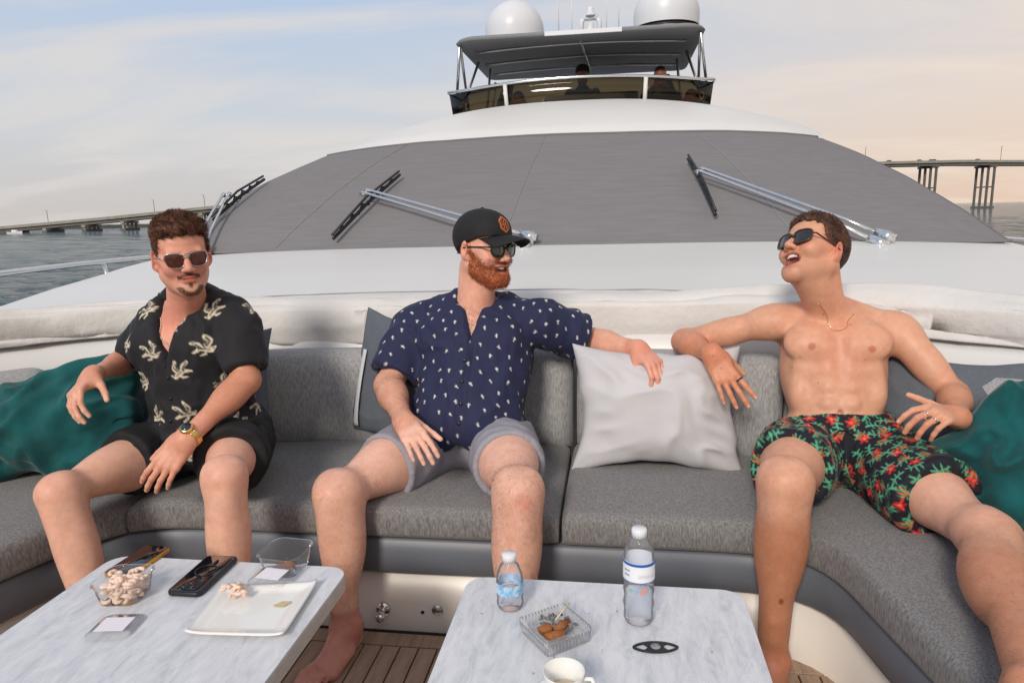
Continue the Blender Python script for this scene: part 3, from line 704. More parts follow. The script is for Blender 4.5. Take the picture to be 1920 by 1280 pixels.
    m_ = t < .12; zz[m_] = .885-(.12-t[m_])*(.75-.45*bunch[m_]); o_[m_] = .155; m_ = t > .9; zz[m_] = .885+(.97-t[m_])*.3
    warp = fbm(np.stack([D*1.1, t*1.5, zero+2], 1), 2, 3); w = fbm(np.stack([D*1.3+t*1.5, t*4.5, zero], 1), 8, 3)-.5
    fold = np.abs(np.sin(t*9.5+D*1.1+9*warp))**.5-.6; crease = (np.abs(np.sin(D*9+t*5+14*warp))**.5-.75)*sstep(.45, .7, fbm(np.stack([D*1.7, t*2, zero+9], 1), 5, 2))
    up_ = (.014+.030*bunch)*w*1.6+(.008+.030*bunch)*fold+(.009+.006*bunch)*crease; zz = zz+up_*sstep(0, .15, t)+.02*bunch
    o_ = o_+w*.04+.012*crease-(.02*bunch*fold)*sstep(.5, .1, t)
    px_, py_ = sx+np.repeat(N3[:, 0], K)*o_, np.repeat(S3[:, 1], K)+np.repeat(N3[:, 1], K)*o_; dk = np.vectorize(deck_z)(px_, py_)+.010+.012*np.clip(crease, 0, 1); e_ = sstep(.72, .94, t); zz = np.where(t > .35, np.maximum(zz, dk-.0), zz)*(1-e_)+dk*e_
    G3 = np.stack([sx+np.repeat(N3[:, 0], K)*o_, np.repeat(S3[:, 1], K)+np.repeat(N3[:, 1], K)*o_, zz], 1).reshape(n3, K, 3); rows = list(G3)
    me = loft(rows); o = link('tarpaulin', me, 'tarp'); m = o.modifiers.new('s', 'SOLIDIFY'); m.thickness = .006; m.offset = -1
    tag(o, 'off-white rolled vinyl tarpaulin lying along the coaming behind the backrests', 'tarpaulin')
    link('piping', tube([(S3[i, 0]+N3[i, 0]*.375, S3[i, 1]+N3[i, 1]*.375, rows[i][K-1][2]+.004) for i in range(0, len(S3), 4)], .006, 6), 'seam', o)
build_cushions()
# ------------------------------------------------------------------ people
mat('skin', (.6, .4, .3), .44, attr=True, sss=.22, noise=(48, .08), bump=(230, .42, .0014), spec=.35)
mat('cloth_print', (.1, .1, .1), .8, attr=True, noise=(170, .08), bump=(520, .3, .0008), sheen=.08)
mat('cloth_plain', (.1, .1, .1), .78, attr=True, noise=(40, .06), bump=(620, .25, .0006))
mat('hair', (.1, .05, .03), .55, attr=True, noise=(120, .35), spec=.35)
mat('teeth', (.78, .74, .66), .25)
mat('mouth_dark', (.16, .03, .03), .5)
mat('lens_dark', (.012, .010, .010), .06, coat=.6, spec=.8)
mat('lens_brown', (.075, .024, .016), .12, coat=.2, spec=.5)
mat('lens_green', (.035, .038, .025), .06, coat=.6, spec=.8)
mat('frame_black', (.012, .012, .014), .3)
mat('tortoise', (.10, .04, .018), .3, noise=(60, .5, (.02, .01, .008)))
mat('gold', (.80, .56, .22), .22, metal=1)
mat('pearl_gold', (.78, .70, .52), .3, metal=.6)
mat('watch_face', (.01, .02, .05), .15, coat=.5)
def frame(az, pitch=0., roll=0.):
    """head axes (left, forward, up); azimuth 0 looks at -Y, positive towards +X"""
    az, pitch, roll = R(az), R(pitch), R(roll)
    f = np.array([math.sin(az)*math.cos(pitch), -math.cos(az)*math.cos(pitch), math.sin(pitch)]); l0 = np.array([math.cos(az), math.sin(az), 0]); u0 = np.cross(f, l0)
    if u0[2] < 0: u0 = -u0
    l = l0*math.cos(roll)+u0*math.sin(roll); u = u0*math.cos(roll)-l0*math.sin(roll)
    return np.stack([l, f, u], 1)
def bone_rot(a, b, hint=(0, -1, 0)):
    z = nrm(np.array(b)-np.array(a)); y = np.array(hint, float); y = nrm(y-z*(y@z)); return np.stack([np.cross(y, z), y, z], 1)
def lerp(a, b, t): return np.asarray(a)*(1-t)+np.asarray(b)*t
def head_ops(H, A, s, mouth='closed', full=True):
    T = lambda x, y, z: H+A@(np.array([x, y, z])*s)
    E = lambda c, r, k=.02, rot=None: ell(T(*c), np.array(r)*s, A if rot is None else A@rot, k*s)
    o = [E((0, -.018, .043), (.077, .097, .086), .01), E((0, .02, -.022), (.064, .074, .082), .03), E((0, .032, .052), (.066, .058, .052), .03)]
    for sx in (-1, 1):
        o += [cap(T(sx*.052, -.005, -.052), T(sx*.018, .068, -.096), .021*s, .019*s, .03*s), E((sx*.044, .058, -.022), (.024, .028, .026), .02), cap(T(sx*.058, .045, .0), T(sx*.066, .0, -.002), .012*s, .012*s, .02*s)]
    o += [E((0, .074, -.099), (.024, .020, .020), .02), cap(T(-.042, .083, .022), T(.042, .083, .022), .011*s, .011*s, .016*s)]
    for sx in (-1, 1): o += [sub(E((sx*.032, .104, .0), (.021, .016, .014), .016)), E((sx*.032, .081, .0), (.014, .013, .013), .006)]
    o += [cap(T(0, .089, .014), T(0, .112, -.026), .0085*s, .0125*s, .012*s), E((.013, .101, -.031), (.0085, .011, .008), .007), E((-.013, .101, -.031), (.0085, .011, .008), .007)]
    for sx in (-1, 1): o += [sub(E((sx*.0075, .106, -.040), (.0038, .006, .004), .003))]
    if mouth == 'closed':
        o += [E((0, .091, -.0555), (.025, .010, .0065), .007), E((0, .089, -.068), (.021, .011, .008), .007), sub(cap(T(-.024, .100, -.0615), T(.024, .100, -.0615), .0022*s, .0022*s, .004*s))]
    elif mouth == 'smile':
        o += [E((0, .088, -.052), (.031, .012, .006), .008), E((0, .084, -.080), (.026, .012, .008), .008), sub(E((0, .098, -.064), (.028, .022, .0095), .004))]
        for sx in (-1, 1): o += [E((sx*.043, .064, -.034), (.02, .022, .02), .02)]
    else:
        o += [E((0, .088, -.050), (.031, .012, .006), .008), E((0, .076, -.098), (.026, .013, .009), .010), E((0, .068, -.115), (.026, .022, .02), .02), sub(E((0, .094, -.071), (.027, .030, .0205), .005))]
        for sx in (-1, 1): o += [E((sx*.044, .064, -.030), (.021, .024, .02), .02)]
    for sx in (-1, 1):
        rot = np.array(Matrix.Rotation(R(-sx*24), 3, 'Z')@Matrix.Rotation(R(-10), 3, 'X'))
        o += [E((sx*.083, -.014, -.004), (.009, .020, .033), .008, rot), sub(E((sx*.092, -.008, .0), (.008, .011, .018), .005, rot)), E((sx*.077, -.004, -.028), (.008, .010, .012), .008)]
    return o
def torso_frame(J):
    P = (J['hipR']+J['hipL'])/2+np.array([0, .03, .02]); up = nrm(J['neck']-P); lat = J['shL']-J['shR']+.6*(J['hipL']-J['hipR']); lat = nrm(lat-up*(lat@up)); f = np.cross(lat, up)
    return dict(P=P, up=up, lat=lat, f=f, L=np.linalg.norm(J['neck']-P), A=np.stack([lat, f, up], 1))
def torso_ops(J, T, b):
    A = T['A']; L = T['L']; q = lambda u, l=0., f=0.: T['P']+T['up']*u*L+T['lat']*l+T['f']*f
    E = lambda c, r, k=.05: ell(c, r, A, k); w = b.get('w', 1.); bl = b.get('belly', 0.)
    o = [E(q(.04), (.165*w, .118, .12)), E(q(.30, 0, .004+bl*.35), (.150*w+bl*.3, .105+bl*.6, .14), .06), E(q(.48, 0, .0+bl*.25), (.152*w+bl*.2, .108+bl*.4, .13), .05), E(q(.68, 0, -.008), (.165*w, .118, .15), .05), E(q(.86, 0, -.016), (.150*w, .088, .085), .05)]
    o += [cap(lerp(J['shR'], J['shL'], .12)-T['f']*.01, lerp(J['shR'], J['shL'], .88)-T['f']*.01, .052, .052, .05)]
    for s, sh in ((-1, J['shR']), (1, J['shL'])):
        o += [E(q(.76, s*.078, .075), (.082, .036, .060), .035), cap(J['neck']+T['up']*.035+T['lat']*s*.03-T['f']*.015, lerp(J['neck'], sh, .8)+T['up']*.018-T['f']*.015, .036, .030, .04), E(q(.60, s*.12*w, -.03), (.05, .08, .12), .05)]
        o += [E(q(.0, s*.09, -.05), (.085, .08, .09), .05)]
    return o
def arm_ops(sh, el, wr, b=1., hint=(0, -1, 0)):
    M_ = bone_rot(sh, el, hint); M2 = bone_rot(el, wr, hint)
    return [ell(sh+nrm(el-sh)*.02, (.058*b, .058*b, .070*b), M_, .04), cap(sh, el, .050*b, .040*b, .03), ell(lerp(sh, el, .52)+M_[:, 1]*.010, (.043*b, .045*b, .085), M_, .03),
            cap(el, wr, .041*b, .027*b, .02), ell(lerp(el, wr, .27), (.045*b, .043*b, .075), M2, .03), ell(el, (.040*b,)*3, None, .02), ell(wr, (.028*b, .023*b, .03), M2, .015)]
def leg_ops(hip, kn, an, b=1.):
    M_ = bone_rot(hip, kn, (0, 0, 1)); M2 = bone_rot(kn, an, nrm(kn-hip)+np.array([0, 0, .45]))
    return [cap(hip, kn-nrm(kn-hip)*.015, .092*b, .049*b, .05), ell(lerp(hip, kn, .42)+M_[:, 1]*.012, (.082*b, .078*b, .17), M_, .05), ell(lerp(hip, kn, .25)-M_[:, 1]*.02, (.090*b, .075*b, .15), M_, .05),
            *[ell(kn+M2[:, 0]*sx*.026*b-M_[:, 2]*.012, (.036*b, .048*b, .054*b), M2, .036) for sx in (-1, 1)], ell(kn+nrm(M2[:, 1]+M_[:, 2]*.6)*.036*b-M2[:, 2]*.004, (.027*b, .019*b, .031*b), M2, .026), ell(kn+M2[:, 1]*.030*b+M2[:, 2]*.052, (.016*b, .016*b, .028*b), M2, .02), cap(kn, an, .051*b, .036*b, .045), ell(lerp(kn, an, .32)-M2[:, 1]*.020, (.060*b, .054*b, .135), M2, .055),
            cap(lerp(kn, an, .1)+M2[:, 1]*.030, lerp(kn, an, .85)+M2[:, 1]*.014, .020*b, .016*b, .03), ell(an+M2[:, 0]*.028, (.015,)*3, None, .02), ell(an-M2[:, 0]*.028, (.015,)*3, None, .02)]
def foot_ops(an, d, s=1.):
    d = np.array([d[0], d[1], 0.]); d = nrm(d); l = np.array([-d[1], d[0], 0]); u = np.array([0, 0, 1.]); q = lambda x, y, z: an+(d*x+l*y+u*z)*s
    o = [cap(q(-.005, 0, 0), q(-.028, 0, -.05), .034*s, .030*s, .03), cap(q(.0, 0, -.02), q(.115, 0, -.062), .040*s, .022*s, .03), cap(q(.03, .022, -.06), q(.125, .034, -.071), .022*s, .017*s, .02), cap(q(.02, -.022, -.062), q(.125, -.022, -.071), .022*s, .017*s, .02), cap(q(-.02, 0, -.065), q(.11, 0, -.070), .026*s, .020*s, .02)]
    return o, q
def toes(q, s, big):
    o = []
    for i, (y, x0, x1, r) in enumerate(((.036, .12, .182, .0125), (.016, .13, .186, .0088), (.000, .13, .178, .0083), (-.015, .125, .166, .008), (-.029, .115, .150, .0078))):
        o += [cap(q(x0, y*big, -.070), q((x0+x1)/2+.004, y*big, -.066), r*1.05*s, r*s, .010), cap(q((x0+x1)/2+.004, y*big, -.066), q(x1, y*big, -.0755), r*s, r*.92*s, .004)]
    return o
def hand_ops(W, d, n, side, curl=(25, 35, 25), spread=.12, thumb=(.75, .55, -.35), s=1., curls=None):
    d = nrm(d); n = np.array(n, float); n = nrm(n-d*(n@d)); t = np.cross(d, n)*(1 if side == 'L' else -1); q = lambda x, y, z: W+(d*x+t*y+n*z)*s; o = []; tips = {}
    ys = (.029, .0095, -.0105, -.029); bx = (.092, .096, .090, .081); Ls = ((.043, .026, .021), (.047, .030, .022), (.043, .028, .021), (.034, .021, .019)); rs = (.0093, .0095, .0090, .0080)
    o += [ell(q(.048, 0, -.003), np.array((.036, .050, .0165))*s, np.stack([t, d, n], 1), .015), cap(q(-.01, .010, 0), q(.02, .014, 0), .021*s, .02*s, .02), cap(q(-.01, -.010, 0), q(.02, -.012, 0), .020*s, .019*s, .02), ell(q(.035, .028, -.012), np.array((.017, .03, .015))*s, np.stack([t, d, n], 1), .012)]
    for i in range(4):
        o += [cap(q(.01, ys[i]*.6, .001), q(bx[i], ys[i], .001), .0125*s, .0112*s, .008)]
    for i in range(4):
        p = q(bx[i], ys[i], .0); cc = curl if curls is None else curls[i]; dd = nrm(d+t*ys[i]/.029*spread); a = 0
        for j in range(3):
            a += R(cc[j]); e = p+(dd*math.cos(a)-n*math.sin(a))*Ls[i][j]*s; o += [cap(p, e, rs[i]*s*(1-.07*j), rs[i]*s*(.93-.08*j), .0035 if j else .006)]; tips[(i, j)] = (p, e); tips['n'] = n; p = e
    b = q(.018, .026, -.006); td = nrm(d*thumb[0]+t*thumb[1]+n*thumb[2]); m1 = b+td*.042*s; td2 = nrm(td+d*.25-n*.1); m2 = m1+td2*.034*s; m3 = m2+nrm(td2+d*.2)*.027*s
    o += [cap(b, m1, .0150*s, .0115*s, .012), cap(m1, m2, .0108*s, .0098*s, .004), cap(m2, m3, .0098*s, .0080*s, .003)]
    return o, tips
def seg_w(V, a, b, r0, r1):
    a = np.asarray(a); ba = np.asarray(b)-a; t = np.clip(((V-a)@ba)/max(ba@ba, 1e-9), 0, 1); return sstep(r1, r0, np.linalg.norm(V-a-t[:, None]*ba, axis=1))
def blend(C, w, col): return C*(1-w[:, None])+np.array(col)*w[:, None]
def cut_plane(c, n, rad):
    def f(val, X, Y, Z):
        d = (X-c[0])*n[0]+(Y-c[1])*n[1]+(Z-c[2])*n[2]; r2 = (X-c[0])**2+(Y-c[1])**2+(Z-c[2])**2
        return np.where((r2 < rad*rad) & (d > -.03), np.maximum(val, d), val)
    return fn(f)
def local_cut(P, A, reg):
    """carve where reg(l, f, u) < 0"""
    def f(val, X, Y, Z):
        x, y, z = X-P[0], Y-P[1], Z-P[2]; l, ff, u = (x*A[0, i]+y*A[1, i]+z*A[2, i] for i in range(3)); return np.maximum(val, -reg(l, ff, u))
    return fn(f)
def keep(P, A, reg):
    def f(val, X, Y, Z):
        x, y, z = X-P[0], Y-P[1], Z-P[2]; l, ff, u = (x*A[0, i]+y*A[1, i]+z*A[2, i] for i in range(3)); return np.maximum(val, reg(l, ff, u))
    return fn(f)
def folds(V, Q, amp, sc, seed, stretch=(1, 1, 1)):
    """soft cloth folds: outward ridges"""
    n = vnormals(V, Q); p = V*np.array(stretch)*sc; w = fbm(p*.6, seed, 2)*5; r = 1-np.abs(2*fbm(p+w[:, None]*.35, seed+9, 3)-1); r2 = fbm(p*2.6, seed+5, 2)
    return V+n*(amp*(r**2.2)+amp*.25*r2)[:, None]
def stamp(V, Nn, C, motif, centres, size, col, g, jitter=.25):
    """print a motif of strokes on the cloth at vertices listed in centres"""
    for ci, c in enumerate(centres):
        p = V[c]; n = Nn[c]; near = np.where(((V-p)**2).sum(1) < (size*1.3)**2)[0]; near = near[(Nn[near]@n) > .25]
        a = g.random()*2*math.pi if motif.get('free', True) else g.normal()*.35; h = np.array([0, 0, 1.]); t = np.cross(h, n); t = nrm(t) if np.linalg.norm(t) > .1 else np.array([1., 0, 0]); b = np.cross(n, t)
        u = ((V[near]-p)@t)/size; v = ((V[near]-p)@b)/size; x = u*math.cos(a)-v*math.sin(a); y = u*math.sin(a)+v*math.cos(a); sx = -1 if g.random() < .5 else 1; x = x*sx
        for (pts, w, cc) in motif['strokes']:
            m = np.full(len(near), 9.)
            for k in range(len(pts)-1):
                ax, ay = pts[k]; bx, by = pts[k+1]; dx, dy = bx-ax, by-ay; t_ = np.clip(((x-ax)*dx+(y-ay)*dy)/(dx*dx+dy*dy+1e-9), 0, 1); m = np.minimum(m, np.hypot(x-ax-t_*dx, y-ay-t_*dy)-w*(1-.5*t_ if k == len(pts)-2 else 1))
            wgt = sstep(.012/size*.15+.02, -.02, m); C[near] = C[near]*(1-wgt[:, None])+np.array(col[cc] if isinstance(col, list) else col)*wgt[:, None]
    return C
def poisson(V, D, g, ok=None):
    idx = g.permutation(len(V) if ok is None else np.where(ok)[0]); out = []; P = np.zeros((0, 3))
    for i in idx[:6000]:
        if len(P) == 0 or ((P-V[i])**2).sum(1).min() > D*D: out.append(i); P = np.vstack([P, V[i]])
    return out
def mottle(C, V):
    a = fbm(V*34, 31, 3)-.5; b = fbm(V*95, 41, 2)-.5; return np.clip(C*(1+np.stack([.10*a+.05*b, .24*a+.10*b, .26*a+.12*b], 1)), 0, 1)
def mesh_obj(name, V, Q, col, m, parent, base):
    if m == 'skin': col = mottle(col, V)
    """mesh in the parent's local space"""
    return link(name, npmesh(name, V-base, Q, col), m, parent)
def move_me(me, base):
    for v in me.vertices: v.co -= Vector(base)
    return me
def sunglasses(H, A, s, parent, base, lensmat, framemat, wire=False, w=.027, h=.020, up=.002):
    T = lambda x, y, z: H+A@(np.array([x, y, z])*s)-base
    g = None; rim = []; lens = []
    for sx in (-1, 1):
        pts = []
        for k in range(28):
            a = 2*math.pi*k/28; c, sn = math.cos(a), math.sin(a); x = w*np.sign(c)*abs(c)**.68; z = h*np.sign(sn)*abs(sn)**(.55 if sn > 0 else .85)
            if wire and sn < 0: x *= .92; z *= 1.15
            X = .0345+x; pts.append(T(sx*X, .1045-1.9*max(0, X-.02)**1.6, z+up+.002*(c)))
        cen = sum(pts)/len(pts)+A[:, 1]*.003*s; V = pts+[lerp(p, cen, .5)+A[:, 1]*.002*s for p in pts]+[cen]; n = len(pts); F = [(i, (i+1) % n, n+(i+1) % n, n+i) for i in range(n)]+[(n+i, n+(i+1) % n, 2*n) for i in range(n)]
        if sx < 0: F = [f[::-1] for f in F]
        lens.append(pym('m', V, F)); rim.append(tube(pts, (.0012 if wire else .0034)*s, 8, True))
    rim.append(tube([T(-.011, .106, .006+up), T(0, .1085, .009+up), T(.011, .106, .006+up)], (.0013 if wire else .0035)*s, 8))
    if wire: rim.append(tube([T(-.02, .106, .017+up), T(0, .108, .018+up), T(.02, .106, .017+up)], .0012*s, 8))
    for sx in (-1, 1): rim.append(tube([T(sx*.060, .0945, .010+up), T(sx*.0735, .083, .010+up), T(sx*.0815, .02, .007+up), T(sx*.085, -.022, .002), T(sx*.083, -.045, -.018)], [.0025*s, .0028*s, .0024*s, .0024*s, .002*s] if not wire else .0016*s, 8))
    g = link('sunglasses', join_me(rim), framemat, parent)
    for l in lens: link('lens', l, lensmat, g)
    return g
def hair_mesh(parent, base, hops, H, A, s, thick, line, cols, h=.003, seed=0, n=3500, length=.016, lift=.55, comb=(0, .6, .3)):
    """cap of hair grown from the skull shape; thick(l,f,u)->extra, line(f)->hairline height"""
    def f(val, X, Y, Z):
        x, y, z = X-H[0], Y-H[1], Z-H[2]; l, ff, u = ((x*A[0, i]+y*A[1, i]+z*A[2, i])/s for i in range(3))
        jag = .006*np.sin(l*190+2*np.sin(ff*130))+.004*np.sin(l*410+ff*300); return np.maximum(val-thick(l, ff, u)*s, (line(l, ff)+jag*(ff > .03)-u)*s*.8)
    sk = [o for o in hops[:3]]
    V, Q = grow(sk+[fn(f)], h, pad=.05); V, Q = keep_big(V, Q); nn = vnormals(V, Q)
    loc = ((V-H)@A)/s; g = np.random.default_rng(seed)
    st = fbm(np.stack([loc[:, 0]*260, loc[:, 1]*60, loc[:, 2]*90], 1), seed, 3); cl = fbm(np.stack([loc[:, 0]*70, loc[:, 1]*28, loc[:, 2]*40], 1), seed+5, 2); V2 = V+nn*((st-.4)*.0035*s+(cl-.5)*.012*s*sstep(.03, .09, loc[:, 2]))[:, None]; st = np.clip(st*.6+(cl-.5)*1.4+.25, 0, 1)
    C = np.array(cols[0])*(1-st[:, None])+np.array(cols[1])*st[:, None]
    o = mesh_obj('hair', V2, Q, C, 'hair', parent, base)
    ok = np.where((nn*(H+A@np.array([0, -.02, .02])-V)).sum(1) < -.0)[0]; r = g.choice(ok, n); d = nn[r]*lift*.5+(A@np.array(comb))[None]*.9+g.normal(size=(n, 3))*.13
    sv, sf, sc = strands(V2[r]-base, d, length*s, .00055, seed, bend=(A@np.array(comb))[None]*.5+g.normal(size=(n, 3))*.1, col=C[r]*(.7+.6*g.random((n, 1))))
    link('hair_strands', npmesh('hs', sv, sf, sc), 'hair', o, False)
    return o
def collar(T, J, parent, base, m, col, rx=.076, ry=.072, open_=38, flare=.040, drop=.050, tip=.03, lift=.0):
    rows = []; N_ = J['neck']+T['up']*lift; A = T['A']
    for ph in np.linspace(open_, 360-open_, 49):
        a = R(ph); fr = (1+math.cos(a))/2; edge = min(ph-open_, 360-open_-ph); c = np.array([math.sin(a)*rx, math.cos(a)*ry-.012, -.012-.055*fr**1.4+.018*(1-fr)])
        o = np.array([math.sin(a), math.cos(a), 0]); tp = math.exp(-(edge/16.)**2)
        pts = [c-np.array([0, 0, .012]), c+o*.002+[0, 0, .014], c+o*.005+[0, 0, .026], c+o*.012+[0, 0, .030], c+o*(.018)+[0, 0, .024], c+o*(.018+flare*.5)+[0, 0, .024-drop*.5-tip*.4*tp], c+o*(.018+flare*.85)+[0, 0, .022-drop*.95-tip*tp]]
        rows.append([N_+A@p-base for p in pts])
    me = loft(rows); a = me.color_attributes.new('Col', 'FLOAT_COLOR', 'POINT'); a.data.foreach_set('color', np.tile([*col, 1.], len(me.vertices)).astype(np.float32))
    o = link('collar', me, m, parent); md = o.modifiers.new('s', 'SOLIDIFY'); md.thickness = .0035; md.offset = 0; return o
def front_pt(V, T, l, u, tol=.008):
    q = (V-T['P'])@T['A']; m = np.where((abs(q[:, 0]-l) < tol) & (abs(q[:, 2]-u) < tol))[0]
    return V[m[np.argmax(q[m, 1])]] if len(m) else T['P']+T['A']@np.array([l, .1, u])
def skin_head_paint(C, V, H, A, s, red=(.62, .27, .22), lip=(.58, .25, .22), mouth='closed', ear=.5, cheek=.35):
    q = ((V-H)@A)/s; hd = (np.abs(q) < [.11, .14, .14]).all(1)
    def w(c, r): return np.exp(-(((q-np.array(c))/np.array(r))**2).sum(1))*hd
    C = blend(C, .45*w((0, .11, -.022), (.018, .022, .018)), red)
    for sx in (-1, 1): C = blend(C, cheek*w((sx*.045, .07, -.02), (.022, .05, .02)), red); C = blend(C, ear*w((sx*.088, -.012, 0), (.014, .03, .035)), red)
    if mouth == 'closed': lw = np.clip(w((0, .098, -.062), (.022, .016, .0105))*1.5, 0, .85)
    elif mouth == 'smile': lw = np.clip((w((0, .098, -.051), (.03, .016, .006))+w((0, .094, -.081), (.025, .016, .007)))*1.1, 0, .75)
    else: lw = np.clip((w((0, .098, -.049), (.03, .018, .006))+w((0, .088, -.098), (.026, .018, .008)))*1.1, 0, .75)
    C = blend(C, lw, lip)
    if mouth != 'closed':
        inn = (sstep(.10, .086, q[:, 1])*(((q[:, 0]/.03)**2+((q[:, 2]+.066)/(.012 if mouth == 'smile' else .022))**2) < 1)*(q[:, 1] > .05)*hd); C = blend(C, inn*.9, (.25, .05, .045))
    return C, q, hd
def teeth(H, A, s, parent, base, u=-.0575, rows=1, hgt=.009, w=.024, f=.0885):
    out = []
    for k in range(8):
        x = (k-3.5)*w*2/8; g = abs(k-3.5)/3.5
        c = np.array([x, f-.012*g*g, u+.002*g]); b = box((-w/8*.94, -.003, -hgt/2*(1-.25*g)), (w/8*.94, .003, hgt/2*(1-.1*g)), .0012, 2)
        for v in b.vertices: v.co = Vector(H+A@((np.array(v.co)+c)*s)-base)
        out.append(b)
    return link('teeth', join_me(out), 'teeth', parent)
def ring_at(p, e, t, r, rad, parent, base, m, name='ring'):
    d = nrm(e-p); a = nrm(np.cross(d, [.3, .2, .9])); b = np.cross(d, a); c = lerp(p, e, t)-base
    return link(name, tube([c+(a*math.cos(x)+b*math.sin(x))*rad for x in np.linspace(0, 2*math.pi, 20, endpoint=False)], r, 8, True), m, parent)
def leg_hair(V, Q, segs, parent, base, n, col, seed, L=.012):
    nn = vnormals(V, Q); g = np.random.default_rng(seed); w = sum(seg_w(V, a, b, .05, .085) for a, b in segs); w = np.clip(w, 0, 1); r = g.choice(len(V), n, p=w/w.sum())
    d = nn[r]*.55+np.array([0, 0, -.55])+g.normal(size=(n, 3))*.3; sv, sf, _ = strands(V[r]-base, d, L, .00015, seed); C = np.tile(np.array(col), (len(sv), 1))
    return link('body_hair', npmesh('bh', sv, sf, C), 'hair', parent, False)

def nails(C, V, tips, red):
    n = tips['n']
    for i in range(4):
        p, e = tips[(i, 2)]; dd = nrm(e-p); up_ = nrm(n-dd*(n@dd)); C = blend(C, .7*seg_w(V, e+up_*.006-dd*.001, e+up_*.006+dd*.004, .003, .0065), srgb(238, 196, 184)); C = blend(C, .35*seg_w(V, tips[(i, 0)][0]+n*.006, tips[(i, 0)][0]+n*.006, .004, .013), red); C = blend(C, .3*seg_w(V, tips[(i, 1)][0]+n*.006, tips[(i, 1)][0]+n*.006, .003, .010), red)
    return C
